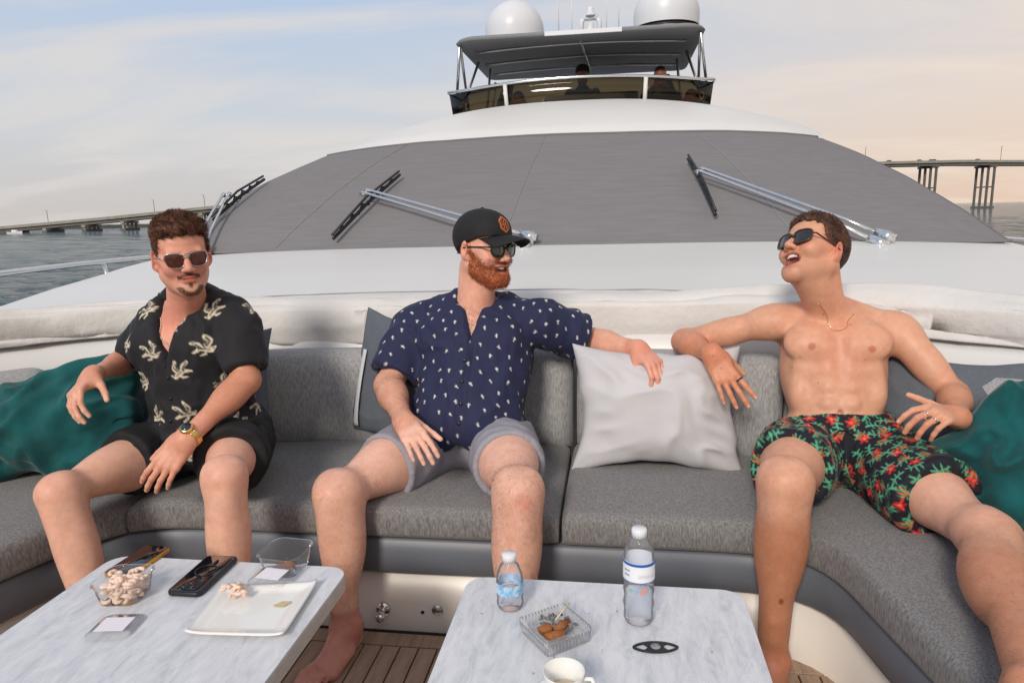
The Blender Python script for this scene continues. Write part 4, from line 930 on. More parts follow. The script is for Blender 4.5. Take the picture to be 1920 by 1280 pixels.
# ================================================================== man at left: black shirt with cream birds
def man_left():
    J = dict(hipR=at(320, 838, 2.12), hipL=at(450, 832, 2.12), neck=at(352, 583, 2.12), shR=at(302, 606, 2.13), shL=at(446, 606, 2.10), elR=at(246, 672, 2.20), wrR=at(172, 704, 1.96), elL=at(462, 712, 2.02), wrL=at(350, 822, 1.80), knR=at(108, 925, 1.68), knL=at(420, 895, 1.70))
    J['anR'] = J['knR']+np.array([.14, -.07, -(J['knR'][2]-.09)]); J['anL'] = J['knL']+np.array([.03, -.08, -(J['knL'][2]-.09)])
    H = at(341, 482, 2.02); A = frame(41, -3, 4); s = .965; base = np.array([J['hipR'][0]*.5+J['hipL'][0]*.5, 2.1, .43])
    T = torso_frame(J); tor = torso_ops(J, T, dict(w=.92, belly=.012))
    hd = head_ops(H, A, s); nk = [cap(J['neck']-T['up']*.03, H+A@np.array([0, -.022, -.075])*s, .060, .056, .03), cap(J['neck']-T['up']*.01+T['f']*.03, H+A@np.array([0, .02, -.08])*s, .040, .036, .03)]
    arms = arm_ops(J['shR'], J['elR'], J['wrR'], .90)+arm_ops(J['shL'], J['elL'], J['wrL'], .97)
    legs = leg_ops(J['hipR'], J['knR'], J['anR'], .88)+leg_ops(J['hipL'], J['knL'], J['anL'], .88)
    hr, tr = hand_ops(J['wrR'], at(150, 728, 1.90)-J['wrR'], (-.45, -.45, .75), 'R', (30, 30, 20), .10, (.6, .45, -.6), 1.03)
    hl, tl = hand_ops(J['wrL'], at(303, 882, 1.75)-J['wrL'], (.25, -.9, .35), 'L', (12, 22, 15), .10, (.8, .35, -.45), 1.03)
    feet = []
    for an in (J['anR'], J['anL']): f_, q_ = foot_ops(an, (.25, -1)); feet += f_+toes(q_, 1., 1 if an is J['anL'] else -1)
    ops = tor+nk+arms+legs+feet+hr+hl+hd
    V, Q = grow(ops, .0042, (H-.14, H+.14, .0026)); V = relax(V, Q, 1, .4)
    C = np.tile(np.array(srgb(224, 174, 151)), (len(V), 1)); red = srgb(212, 130, 110)
    for a, b, r, c, w in ((J['elL'], J['wrL'], .07, srgb(200, 136, 108), .85), (J['elR'], J['wrR'], .07, srgb(200, 136, 108), .85), (J['wrL'], at(300, 885, 1.75), .10, srgb(216, 156, 132), .7), (J['wrR'], at(145, 735, 1.89), .1, srgb(216, 156, 132), .7), (J['neck'], H, .13, srgb(216, 146, 124), .75), (lerp(T['P'], J['neck'], .8), J['neck'], .14, srgb(222, 150, 130), .6)):
        C = blend(C, w*seg_w(V, a, b, r*.7, r), c)
    for kn in (J['knR'], J['knL']): C = blend(C, .4*seg_w(V, kn, kn, .03, .075), red)
    C, q, m = skin_head_paint(C, V, H, A, s, srgb(205, 115, 95), srgb(196, 100, 92))
    C = nails(nails(C, V, tr, red), V, tl, red); hairc = np.array(srgb(92, 58, 42)); jit = fbm(V*420, 3, 2)
    mus = m*(q[:, 1] > .07)*np.exp(-(((q[:, 2]+.046+.25*np.abs(q[:, 0])*(np.abs(q[:, 0]) > .012))/.0055)**2))*(np.abs(q[:, 0]) < .033)
    goa = m*(q[:, 1] > .05)*np.clip(np.exp(-((np.hypot(q[:, 0]/1.15, (q[:, 2]+.080)*.95)-.027)/.0075)**2)*(q[:, 2] < -.084)+np.exp(-((q[:, 0]/.006)**2+((q[:, 2]+.080)/.008)**2)), 0, 1)
    stub = m*sstep(-.03, -.06, q[:, 2])*sstep(-.03, .02, q[:, 1])*.16
    C = blend(C, np.clip(stub+.6*mus*(.5+jit)+.62*goa*(.5+jit), 0, .8), hairc)
    man = thing('person', 'man in black shirt with cream bird print, sunglasses and gold watch seated at left', 'person', base, None)
    body = mesh_obj('body', V, Q, C, 'skin', man, base)
    # hair: short sides, brushed-up top
    fl = lambda f: np.interp(f, [-.13, -.06, -.022, -.004, .012, .036, .050, .075, .10], [-.075, -.055, -.03, .012, -.004, .024, .064, .076, .080])
    hair_mesh(man, base, hd, H, A, s, lambda l, f, u: .003+.017*sstep(.06, .115, u)*sstep(-.10, .03, f)+.004*sstep(.04, .1, u), lambda l, f: fl(f)+.0*l, (srgb(58, 36, 27), srgb(112, 74, 54)), seed=4, n=8000, length=.015, comb=(.3, .75, .12))
    g = np.random.default_rng(5); ok = np.where((mus > .3) | (goa > .35))[0]
    nn = vnormals(V, Q); r = g.choice(ok, 700); sv, sf, sc = strands(V[r]-base, nn[r]*.5+A[:, 2]*-.7+g.normal(size=(700, 3))*.25, .006, .0004, 3, col=np.tile(hairc, (700, 1))); link('goatee', npmesh('g', sv, sf, sc), 'hair', man, False)
    sunglasses(H, A, s, man, base, 'lens_brown', 'steel', True, w=.0285, h=.0215)
    # shirt
    AL = T['L']; sleeves = []; cuts = []
    for sh, el, k in ((J['shR'], J['elR'], .80), (J['shL'], J['elL'], .80)):
        e = lerp(sh, el, k); sleeves += [cap(lerp(sh, e, .12), e+nrm(el-sh)*.05, .056, .062, .04)]; cuts += [cut_plane(e, nrm(el-sh), .13), sub(cap(lerp(sh, el, .5), lerp(sh, el, 1.1), .046, .052, .004))]
    vcut = local_cut(T['P'], T['A'], lambda l, f, u: np.maximum(np.maximum(np.abs(l+.006)-np.maximum(0, (u-.64*AL)*.42), .64*AL-u), -f))
    neckhole = sub(cap(J['neck']-T['up']*.02, H-A[:, 2]*.09, .066, .070, .006)); hem = local_cut(T['P'], T['A'], lambda l, f, u: u+.035-.02*np.cos(l*14))
    low = [ell(T['P']+T['up']*.02+T['f']*.06, (.165, .10, .09), T['A'], .05)]
    SV, SQ = grow(infl(tor, .012)+sleeves+low+cuts+[neckhole, vcut, hem], .004); SV, SQ = keep_big(SV, SQ); SV = folds(SV, SQ, .017, 10, 21, (1, 1, .6)); SV = relax(SV, SQ, 2, .5); SN_ = vnormals(SV, SQ)
    SC = np.tile(np.array([.0105, .0105, .014]), (len(SV), 1)); g = np.random.default_rng(9)
    bird = dict(free=False, strokes=[([(-.62, -.32), (-.1, -.22), (.45, -.18)], .17, 0), ([(-.62, -.32), (-.88, -.12)], .10, 0), ([(-.2, -.1), (-.42, .38), (-.12, .86)], .19, 0), ([(.15, -.1), (.42, .25), (.95, .42)], .17, 0), ([(.4, -.2), (.9, -.42)], .12, 0), ([(-.2, -.3), (-.05, -.62), (.3, -.7)], .07, 0),
        ([(-.25, .0), (-.44, .38), (-.2, .75)], .035, 1), ([(-.08, .0), (-.26, .36), (-.1, .6)], .03, 1), ([(.2, -.02), (.45, .22), (.85, .38)], .035, 1), ([(.28, -.08), (.55, .12), (.85, .2)], .03, 1), ([(-.5, -.28), (-.05, -.16), (.4, -.14)], .03, 1), ([(-.75, -.2), (-.7, -.2)], .04, 1)])
    cen = poisson(SV, .112, g); SC = stamp(SV, SN_, SC, bird, cen, .038, [np.array(srgb(206, 196, 174)), np.array([.03, .028, .025])], g)
    sh = mesh_obj('shirt', SV, SQ, SC, 'cloth_print', man, base)
    collar(T, J, sh, base, 'cloth_print', (.0105, .0105, .014), rx=.082, ry=.080, open_=40, tip=.03, lift=.018)
    for u in (.60, .44, .28):
        p = front_pt(SV, T, -.004, u*AL)-base; link('button', tube([p+T['f']*.001, p+T['f']*.004], .0055, 12), 'black_plastic', sh)
    # shorts
    sc_ = []; sops = [o for o in infl(tor[:2], .014)]+infl(tor[-1:], .01)
    for hp, kn, k in ((J['hipR'], J['knR'], .44), (J['hipL'], J['knL'], .60)):
        e = lerp(hp, kn, k); uz = bone_rot(hp, kn, (0, 0, 1))[:, 1]*.006; sops += [cap(hp+uz, e+nrm(kn-hp)*.05+uz, .110, .101, .05)]; sc_ += [cut_plane(e, nrm(kn-hp), .18)]
    SV, SQ = grow(sops+sc_+[local_cut(T['P'], T['A'], lambda l, f, u: np.maximum(.075-u, f-.125))], .0045); SV, SQ = keep_big(SV, SQ); SV = folds(SV, SQ, .008, 11, 33); SV = relax(SV, SQ, 3)
    mesh_obj('shorts', SV, SQ, np.tile(np.array([.008, .008, .010]), (len(SV), 1)), 'cloth_plain', man, base)
    # chain and watch
    pts = []
    for l, u in zip(np.linspace(-.062, .020, 16), AL*(1.0-.20*np.sin(np.linspace(0, math.pi/2, 16))**1.0)): pts.append(front_pt(V, T, l-.0, u, .010)+T['f']*.003-base)
    pts += [front_pt(V, T, l, u, .010)+T['f']*.003-base for l, u in zip(np.linspace(.026, .062, 9), AL*(.80+.17*np.linspace(0, 1, 9)))]
    pts = np.array(pts)
    for _ in range(3): pts[1:-1] = pts[1:-1]*.5+.25*(pts[:-2]+pts[2:])
    d = np.concatenate([[0], np.cumsum(np.linalg.norm(np.diff(pts, axis=0), axis=1))]); n = int(d[-1]/.0052); bead = lathe([(0, .0026), (.0018, .0019), (.0026, 0), (.0018, -.0019), (0, -.0026)], 8)
    ch = []
    for t in np.linspace(0, d[-1], n):
        c = np.array([np.interp(t, d, pts[:, k]) for k in range(3)]); b = bead.copy()
        for v in b.vertices: v.co += Vector(c)
        ch.append(b)
    link('necklace', join_me(ch), 'pearl_gold', man)
    leg_hair(V, Q, [(J['knR'], J['anR']), (J['knL'], J['anL']), (J['elR'], J['wrR']), (J['elL'], J['wrL'])], man, base, 2600, srgb(140, 96, 66), 12, .010)
    dl = nrm(J['wrL']-J['elL']); c = J['wrL']-dl*.012-base; a = np.array([.05, -.75, .65]); a = nrm(a-dl*(a@dl)); b = np.cross(dl, a)
    wt = link('watch', tube([c+(a*math.cos(x)*.031+b*math.sin(x)*.035) for x in np.linspace(0, 2*math.pi, 36, endpoint=False)], .0058, 8, True), 'gold', man)
    for k in range(-1, 2): link('watch_link', tube([c+dl*k*.0065+(a*math.cos(x)*.0335+b*math.sin(x)*.0375) for x in np.linspace(.5, 2*math.pi-.5, 40)], .0034, 6), 'gold', wt)
    link('watch_case', tube([c+a*.028, c+a*.036, c+a*.041], [.019, .020, .017], 28), 'gold', wt); link('watch_dial', tube([c+a*.0405, c+a*.0418], .0145, 28), 'watch_face', wt)
man_left()
# ================================================================== man in the middle: navy shirt, black cap, red beard
def man_middle():
    J = dict(hipR=at(808, 832, 2.31), hipL=at(940, 834, 2.31), neck=at(890, 585, 2.46), shR=at(782, 610, 2.44), shL=at(1010, 602, 2.46), elR=at(729, 722, 2.30), wrR=at(757, 790, 2.08), elL=at(1108, 640, 2.56), wrL=at(1198, 655, 2.40), knR=at(630, 925, 1.86), knL=at(972, 922, 1.82))
    J['anR'] = atz(648, 1168, .095); J['anL'] = np.array([J['knL'][0]-.01, 1.74, .09])
    H = at(906, 467, 2.42); A = frame(58, -3, -3); s = 1.0; base = np.array([-.1, 2.3, .43])
    T = torso_frame(J); tor = torso_ops(J, T, dict(w=1.10, belly=.055))
    hd = head_ops(H, A, s, 'smile'); nk = [cap(J['neck']-T['up']*.03, H+A@np.array([0, -.025, -.07])*s, .066, .064, .03), cap(J['neck']-T['up']*.02+T['f']*.03, H+A@np.array([0, .02, -.085])*s, .046, .040, .03)]
    arms = arm_ops(J['shR'], J['elR'], J['wrR'], 1.14)+arm_ops(J['shL'], J['elL'], J['wrL'], 1.10)
    legs = leg_ops(J['hipR'], J['knR'], J['anR'], 1.10)+leg_ops(J['hipL'], J['knL'], J['anL'], 1.10)
    hr, tr = hand_ops(J['wrR'], at(779, 822, 2.0)-J['wrR'], (.0, -.55, .8), 'R', (18, 25, 15), .08, (.75, .5, -.4), 1.04)
    hl, tl = hand_ops(J['wrL'], at(1228, 684, 2.33)-J['wrL'], (.45, -.65, .6), 'L', (30, 40, 25), .06, (.75, .35, -.6), 1.0)
    td = atz(604, 1258, .02)-J['anR']; f1, q1 = foot_ops(J['anR'], td, 1.06); f2, q2 = foot_ops(J['anL'], (.1, -1), 1.06)
    ops = tor+nk+arms+legs+f1+toes(q1, 1.06, -1)+f2+toes(q2, 1.06, 1)+hr+hl+hd
    V, Q = grow(ops, .0042, (H-.14, H+.14, .0026)); V = relax(V, Q, 1, .4)
    C = np.tile(np.array(srgb(228, 180, 159)), (len(V), 1)); red = srgb(218, 134, 116)
    for a, b, r, c, w in ((J['elL'], J['wrL'], .07, srgb(214, 154, 128), .7), (J['elR'], J['wrR'], .07, srgb(205, 146, 120), .7), (J['knR'], J['anR'], .1, srgb(214, 164, 142), .6), (J['knL'], J['anL'], .1, srgb(214, 164, 142), .6), (J['anR'], q1(.18, 0, -.07), .08, srgb(196, 130, 114), .8), (J['neck'], H, .13, srgb(222, 158, 136), .6), (J['wrL'], tl[(1, 2)][1], .07, srgb(214, 140, 116), .6)):
        C = blend(C, w*seg_w(V, a, b, r*.7, r), c)
    for kn in (J['knR'], J['knL']): C = blend(C, .35*seg_w(V, kn, kn, .03, .07), red)
    C = blend(C, .24*seg_w(V, J['knL']+[.02, -.06, .0], J['knL']+[.03, -.06, -.01], .006, .03), srgb(214, 92, 80))
    for i in range(4): C = blend(C, .4*seg_w(V, tl[(i, 0)][0], tl[(i, 0)][0], .004, .014), red); C = blend(C, .5*seg_w(V, tl[(i, 2)][1], tl[(i, 2)][1], .004, .014), red)
    for i in range(5): C = blend(C, .7*seg_w(V, q1((.176, .186, .178, .166, .150)[i], -(.036, .016, 0, -.015, -.029)[i], -.066), q1((.18, .19, .18, .168, .152)[i], -(.036, .016, 0, -.015, -.029)[i], -.066), .002, .008), srgb(190, 40, 40) if i == 4 else srgb(216, 160, 140))
    C = nails(nails(C, V, tr, red), V, tl, red); mott = fbm(V*22, 5, 3); C = C*(1+.10*(mott-.5))[:, None]
    C, q, m = skin_head_paint(C, V, H, A, s, srgb(222, 130, 108), srgb(206, 112, 100), 'smile', .4, .5)
    # chest hair darkening inside the open collar
    man = thing('person', 'bearded man in navy printed shirt, grey shorts and black cap seated in the middle', 'person', base)
    mesh_obj('body', V, Q, C, 'skin', man, base)
    # beard
    line = lambda l, f: np.interp(f, [-.01, .008, .022, .04, .07, .095, .12], [.012, .012, -.018, -.034, -.040, -.036, -.036])
    def breg(val, X, Y, Z):
        x, y, z = X-H[0], Y-H[1], Z-H[2]; l, f, u = ((x*A[0, i]+y*A[1, i]+z*A[2, i])/s for i in range(3))
        th = .002+.0065*sstep(-.045, -.10, u)+.003*sstep(-.03, -.06, u); mouth_ = np.sqrt((l/.030)**2+((u+.0655)/.0165)**2+((f-.10)/.05)**2)-1
        return np.maximum(np.maximum(np.maximum(val-th, (u-line(l, f))*.8), np.maximum(.004-f, -.128-u)), -mouth_*.015)
    BV, BQ = grow([o for o in hd if o['s'] > 0][:12]+[fn(breg)], .0026, pad=.03); BV, BQ = keep_big(BV, BQ); bn = vnormals(BV, BQ); st = fbm(BV*330, 4, 3); lq = ((BV-H)@A)/s
    BV = BV+bn*((st-.45)*.006)[:, None]; st = np.clip((st-.5)*1.8+.5, 0, 1); c0, c1 = np.array(srgb(112, 54, 32)), np.array(srgb(196, 116, 76)); BC = c0*(1-st[:, None])+c1*st[:, None]; BC = blend(BC, .35*sstep(-.06, -.11, lq[:, 2]), srgb(176, 96, 60))
    bo = mesh_obj('beard', BV, BQ, BC, 'hair', man, base); g = np.random.default_rng(8); r = g.choice(len(BV), 6500); dn = A@np.array([0, .25, -.8])
    sv, sf, sc = strands(BV[r]-base, bn[r]*.5+dn*.7+g.normal(size=(6500, 3))*.25, .010, .00045, 6, col=BC[r]*(.75+.6*g.random((6500, 1)))); link('beard_strands', npmesh('b', sv, sf, sc), 'hair', bo, False)
    bq = ((V-H)@A)/s; edge_ = np.abs(bq[:, 2]-line(bq[:, 0], bq[:, 1])-.004); nb_ = np.where((np.abs(bq) < .14).all(1) & (bq[:, 1] > .0) & (edge_ < .008) & (bq[:, 2] > -.06))[0]; r = g.choice(nb_, 700); vn_ = vnormals(V, Q)
    sv, sf, sc = strands(V[r]-base, vn_[r]*.5+dn*.8+g.normal(size=(700, 3))*.25, .007, .0004, 9, col=np.tile(np.array(srgb(150, 78, 46)), (700, 1))); link('beard_edge', npmesh('b', sv, sf, sc), 'hair', bo, False)
    teeth(H, A, s, man, base, u=-.0595, hgt=.010, w=.024, f=.0895)
    sunglasses(H, A, s, man, base, 'lens_green', 'frame_black', False, w=.0265, h=.0205)
    # cap
    def creg(val, X, Y, Z):
        x, y, z = X-H[0], Y-H[1], Z-H[2]; l, f, u = ((x*A[0, i]+y*A[1, i]+z*A[2, i])/s for i in range(3))
        ln = np.interp(f, [-.14, -.10, -.05, .0, .05, .1], [-.045, -.035, .004, .024, .044, .053]); th = .010+.007*sstep(.05, .12, u)*sstep(-.05, .06, f)
        return np.maximum(val-th*s, (ln-u)*s)
    CV, CQ = grow(hd[:3]+[fn(creg)], .0026, pad=.05); CV, CQ = keep_big(CV, CQ); cn = vnormals(CV, CQ); lq = ((CV-H)@A)/s; CC = np.tile(np.array([.010, .010, .012]), (len(CV), 1))
    seam_ = np.exp(-((lq[:, 0]/.0014)**2)); CV = CV-cn*(seam_*.0010)[:, None]
    em = np.maximum(np.abs(lq[:, 0]-0)/.024, np.abs(lq[:, 2]-.090)/.026); ok = (lq[:, 1] > .03); r_ = np.hypot(lq[:, 0]/.024, (lq[:, 2]-.090)/.026)
    orange = np.array(srgb(206, 112, 52)); ring = ok*np.exp(-(((r_+.12*np.cos(np.arctan2(lq[:, 2]-.09, lq[:, 0])*6)*.5)-.86)/.10)**2); CC = blend(CC, np.clip(ring*1.2, 0, 1), orange)
    face = ok*(r_ < .62)*(np.sin(lq[:, 0]*520)*np.sin((lq[:, 2]-.09)*430+1.2) > .05); CC = blend(CC, face*.85, orange)
    co = mesh_obj('cap', CV, CQ, CC, 'cloth_plain', man, base)
    rows = []
    for ph in np.linspace(-66, 66, 33):
        a = R(ph); x0, y0 = math.sin(a)*.078, .018+math.cos(a)*.080; zz = .053-.016*math.sin(a)**2
        rows.append([H+A@(np.array([x0*(1+.05*t), y0+(.094*math.cos(a)**.5)*t, zz+.004*t-.012*t*t-.024*math.sin(a)**2*(.2+.8*t)])*s)-base for t in np.linspace(-.12, 1, 12)])
    me = loft(rows); a_ = me.color_attributes.new('Col', 'FLOAT_COLOR', 'POINT'); a_.data.foreach_set('color', np.tile([.010, .010, .012, 1.], len(me.vertices)).astype(np.float32)); b_ = link('brim', me, 'cloth_plain', co); md = b_.modifiers.new('s', 'SOLIDIFY'); md.thickness = .004; md.offset = 0
    link('cap_button', lathe([(0, .006), (.005, .005), (.008, 0)], 14, H+A@(np.array([0, -.012, .139])*s)-base), 'frame_black', co)
    # shirt
    AL = T['L']; sleeves = []; cuts = []
    for sh, el, k in ((J['shR'], J['elR'], .80), (J['shL'], J['elL'], .72)):
        e = lerp(sh, el, k); sleeves += [cap(lerp(sh, e, .1), e+nrm(el-sh)*.05, .075, .079, .04)]; cuts += [cut_plane(e, nrm(el-sh), .13), sub(cap(lerp(sh, el, .55), lerp(sh, el, 1.1), .060, .064, .004))]
    vcut = local_cut(T['P'], T['A'], lambda l, f, u: np.maximum(np.maximum(np.abs(l-.012+(u-.74*AL)*.0)-np.maximum(0, (u-.70*AL)*.30), .70*AL-u), -f))
    neckhole = sub(cap(J['neck']-T['up']*.02, H-A[:, 2]*.09, .072, .076, .006)); hem = local_cut(T['P'], T['A'], lambda l, f, u: u+.05-.06*np.exp(-(l/.07)**2)+.02)
    low = [ell(T['P']+T['up']*.05+T['f']*.08, (.19, .11, .10), T['A'], .05)]
    SV, SQ = grow(infl(tor, .013)+sleeves+low+cuts+[neckhole, vcut, hem], .004); SV, SQ = keep_big(SV, SQ); SV = folds(SV, SQ, .017, 8.5, 55, (1, 1, .55)); SV = relax(SV, SQ, 2, .5)
    lq = (SV-T['P'])@T['A']; sn = vnormals(SV, SQ); pl = (lq[:, 1] > 0)*(np.exp(-((lq[:, 0]-.030)/.0028)**2)+np.exp(-((lq[:, 0]+.006)/.0028)**2)); SV = SV-sn*(pl*.0022)[:, None]
    SC = np.tile(np.array([.0145, .019, .062]), (len(SV), 1)); g = np.random.default_rng(19)
    palm = dict(free=False, strokes=[([(0, -.6), (0, .1)], .07, 0), ([(-.45, .35), (0, .35), (.4, .3)], .13, 0), ([(0, .35), (.1, .75)], .13, 0), ([(-.2, -.75), (.2, -.75)], .10, 0)])
    SC = stamp(SV, sn, SC, palm, poisson(SV, .039, g), .0068, [np.array(srgb(218, 216, 212))], g)
    sh = mesh_obj('shirt', SV, SQ, SC, 'cloth_print', man, base); collar(T, J, sh, base, 'cloth_print', (.0145, .019, .062), rx=.090, ry=.086, open_=34, flare=.030, drop=.045, tip=.03, lift=.018)
    for u in (.60, .44, .28, .13):
        p = front_pt(SV, T, .012, u*AL)-base; link('button', tube([p+T['f']*.001, p+T['f']*.004], .0058, 12), 'lens_dark', sh)
    # shorts
    sc_ = []; sops = infl(tor[:2], .012)+infl(tor[-1:], .012)
    for hp, kn, k in ((J['hipR'], J['knR'], .52), (J['hipL'], J['knL'], .50)):
        e = lerp(hp, kn, k); sops += [cap(hp, e+nrm(kn-hp)*.05, .120, .107, .05)]; sc_ += [cut_plane(e, nrm(kn-hp), .19), sub(cap(lerp(hp, kn, k-.10), lerp(hp, kn, 1.2), .098, .098, .004))]
    SV, SQ = grow(sops+sc_+[local_cut(T['P'], T['A'], lambda l, f, u: np.maximum(.06-u, f-.15))], .0045); SV, SQ = keep_big(SV, SQ); SV = folds(SV, SQ, .009, 8.5, 71); SV = relax(SV, SQ, 1)
    mesh_obj('shorts', SV, SQ, np.tile(np.array(srgb(150, 149, 158)), (len(SV), 1)), 'cloth_plain', man, base)
    leg_hair(V, Q, [(J['knR'], J['anR']), (J['knL'], J['anL']), (lerp(J['hipR'], J['knR'], .6), J['knR']), (lerp(J['hipL'], J['knL'], .6), J['knL']), (J['elR'], J['wrR'])], man, base, 9000, srgb(120, 72, 48), 4)
    ch = (lambda a, b: (a, b))(lerp(T['P'], J['neck'], .72)+T['f']*.11, lerp(T['P'], J['neck'], .9)+T['f']*.1); nn = vnormals(V, Q); w = seg_w(V, ch[0], ch[1], .03, .075)*(nn@T['f'] > .3); r = g.choice(len(V), 900, p=w/w.sum()); sv, sf, _ = strands(V[r]-base, nn[r]*.5-T['up']*.5+g.normal(size=(900, 3))*.4, .014, .0003, 2); link('chest_hair', npmesh('c', sv, sf, np.tile(srgb(130, 78, 52), (len(sv), 1))), 'hair', man, False)
man_middle()
# ================================================================== man at right: shirtless, flowered shorts
def man_right():
    J = dict(hipR=at(1497, 850, 2.26), hipL=at(1648, 858, 2.22), neck=at(1560, 592, 2.42), shR=at(1452, 602, 2.42), shL=at(1682, 618, 2.37), elR=at(1283, 640, 2.53), wrR=at(1335, 664, 2.31), elL=at(1788, 742, 2.24), wrL=at(1796, 782, 2.0), knR=at(1472, 905, 1.82), knL=at(1855, 1010, 1.68))
    J['anR'] = atz(1447, 1232, .09); J['anL'] = atz(1945, 1300, .515)
    H = at(1526, 478, 2.36); A = frame(-63, 31, 19); s = 1.0; base = np.array([1.13, 2.3, .43])
    T = torso_frame(J); AL = T['L']; tor = torso_ops(J, T, dict(w=.89, belly=-.014)); q = lambda u, l=0., f=0.: T['P']+T['up']*u*AL+T['lat']*l+T['f']*f
    for r_ in range(3):
        for sx in (-1, 1): tor.append(ell(q(.30+.12*r_, sx*.033, .088-.003*r_), (.029, .024, .025), T['A'], .010))
    for sx in (-1, 1): tor += [ell(q(.74, sx*.080, .086), (.070, .032, .052), T['A'], .022), ell(q(.56, sx*.088, .066), (.045, .03, .035), T['A'], .02), ell(q(.40, sx*.115, .045), (.03, .04, .06), T['A'], .03), cap(q(.965, sx*.012, .055), q(.965, sx*.13, .015), .012, .012, .025)]
    tor += [sub(ell(q(.235, 0, .105), (.006, .02, .008), T['A'], .012)), sub(cap(q(.50, 0, .125), q(.86, 0, .128), .012, .012, .03))]
    hd = head_ops(H, A, s, 'open'); nb = H+A@np.array([0, -.02, -.075])*s
    nk = [cap(J['neck']-T['up']*.03, nb, .058, .056, .03), cap(J['neck']-T['up']*.01+T['f']*.03, H+A@np.array([0, .022, -.09])*s, .042, .038, .03)]
    for sx in (-1, 1): nk.append(cap(H+A@np.array([sx*.062, -.03, -.035])*s, q(.975, sx*.018, .062), .014, .011, .02))
    nk.append(ell(lerp(J['neck'], H, .45)+T['f']*.062, (.012, .012, .018), T['A'], .015))
    arms = arm_ops(J['shR'], J['elR'], J['wrR'], .98)+arm_ops(J['shL'], J['elL'], J['wrL'], 1.0)
    legs = leg_ops(J['hipR'], J['knR'], J['anR'], 1.08)+leg_ops(J['hipL'], J['knL'], J['anL'], 1.08)
    hr, tr = hand_ops(J['wrR'], at(1360, 706, 2.27)-J['wrR'], (-.1, -.95, .25), 'R', None, .20, (.6, .35, -.7), 1.05, curls=((4, 12, 8), (6, 14, 8), (6, 14, 10), (8, 16, 10)))
    hl, tl = hand_ops(J['wrL'], at(1742, 772, 1.93)-J['wrL'], (.15, -.35, .9), 'L', None, .16, (.72, .68, .05), 1.03, curls=((30, 30, 20), (38, 38, 22), (45, 40, 25), (50, 40, 25)))
    f1, q1 = foot_ops(J['anR'], (-.15, -1), 1.05); f2, q2 = foot_ops(J['anL'], (.2, -1), 1.05)
    ops = tor+nk+arms+legs+f1+toes(q1, 1.05, -1)+f2+toes(q2, 1.05, 1)+hr+hl+hd
    V, Q = grow(ops, .0042, (H-.14, H+.14, .0026)); V = relax(V, Q, 1, .4)
    C = np.tile(np.array(srgb(212, 159, 131)), (len(V), 1)); tan = srgb(158, 96, 64)
    for a, b, r, c, w in ((lerp(J['knR'], J['anR'], .38), J['anR'], .17, srgb(176, 116, 85), .82), (lerp(J['knL'], J['anL'], .45), J['anL'], .17, srgb(190, 130, 100), .85), (J['hipR'], J['knR'], .13, srgb(214, 160, 134), .6), (J['hipL'], lerp(J['hipL'], J['knL'], .9), .13, srgb(224, 174, 152), .7), (J['elR'], J['wrR'], .07, srgb(196, 124, 92), .8), (J['elL'], J['wrL'], .08, srgb(200, 136, 104), .7), (J['wrR'], tr[(1, 2)][1], .07, srgb(204, 134, 102), .8), (J['wrL'], tl[(1, 2)][1], .07, srgb(206, 138, 108), .7), (J['neck'], H, .13, srgb(206, 142, 114), .6), (lerp(J['shR'], J['elR'], .1), J['elR'], .065, srgb(206, 146, 118), .5)):
        C = blend(C, w*seg_w(V, a, b, r*.45, r), c)
    C = blend(C, .6*seg_w(V, J['anR']-[0, 0, .02], J['anR']-[0, .1, .06], .05, .08), srgb(200, 130, 104))
    C = blend(C, .35*seg_w(V, q(.8, 0, .1), q(.62, 0, .1), .03, .12), srgb(210, 138, 112)); C = blend(C, .4*seg_w(V, J['knL'], J['knL'], .03, .075), srgb(206, 130, 104)); C = blend(C, .5*seg_w(V, J['elR'], J['elR'], .03, .06), srgb(200, 112, 80))
    for l, u in ((-.088, .70), (.098, .68)):
        p = front_pt(V, T, l, u*AL); C = blend(C, .8*seg_w(V, p, p, .007, .016), srgb(176, 98, 80))
    g = np.random.default_rng(2); nn = vnormals(V, Q); tq = (V-T['P'])@T['A']; front = np.where((tq[:, 1] > .03) & (tq[:, 2] > .2*AL) & (tq[:, 2] < 1.0*AL))[0]
    for i in g.choice(front, 20): C = blend(C, .55*seg_w(V, V[i], V[i], .0008, .0036+.003*g.random()), srgb(110, 58, 40))
    p = lerp(J['knR'], J['anR'], .62)+np.array([.0, -.045, 0]); i = np.argmin(((V-p)**2).sum(1)); C = blend(C, .7*seg_w(V, V[i], V[i]+[0, 0, .004], .003, .010), srgb(92, 42, 26))
    pit = lerp(J['shR'], q(.74, -.13, .0), .52)+T['f']*.02; C = blend(C, .35*seg_w(V, pit, pit-T['up']*.02, .012, .04), srgb(120, 76, 54))
    C = nails(nails(C, V, tr, srgb(204, 130, 108)), V, tl, srgb(204, 130, 108)); C = C*(1+.08*(fbm(V*24, 7, 3)-.5))[:, None]
    C, lq, m = skin_head_paint(C, V, H, A, s, srgb(204, 108, 88), srgb(186, 96, 84), 'open', .75, .45)
    C = blend(C, m*.14*sstep(-.03, -.07, lq[:, 2])*sstep(-.02, .03, lq[:, 1]), srgb(120, 80, 60))
    man = thing('person', 'shirtless laughing man in dark sunglasses and flowered swim shorts seated at right', 'person', base)
    mesh_obj('body', V, Q, C, 'skin', man, base)
    fl = lambda f: np.interp(f, [-.13, -.06, -.024, -.008, .010, .036, .052, .075, .10], [-.078, -.065, -.04, .006, .0, .026, .060, .074, .078])
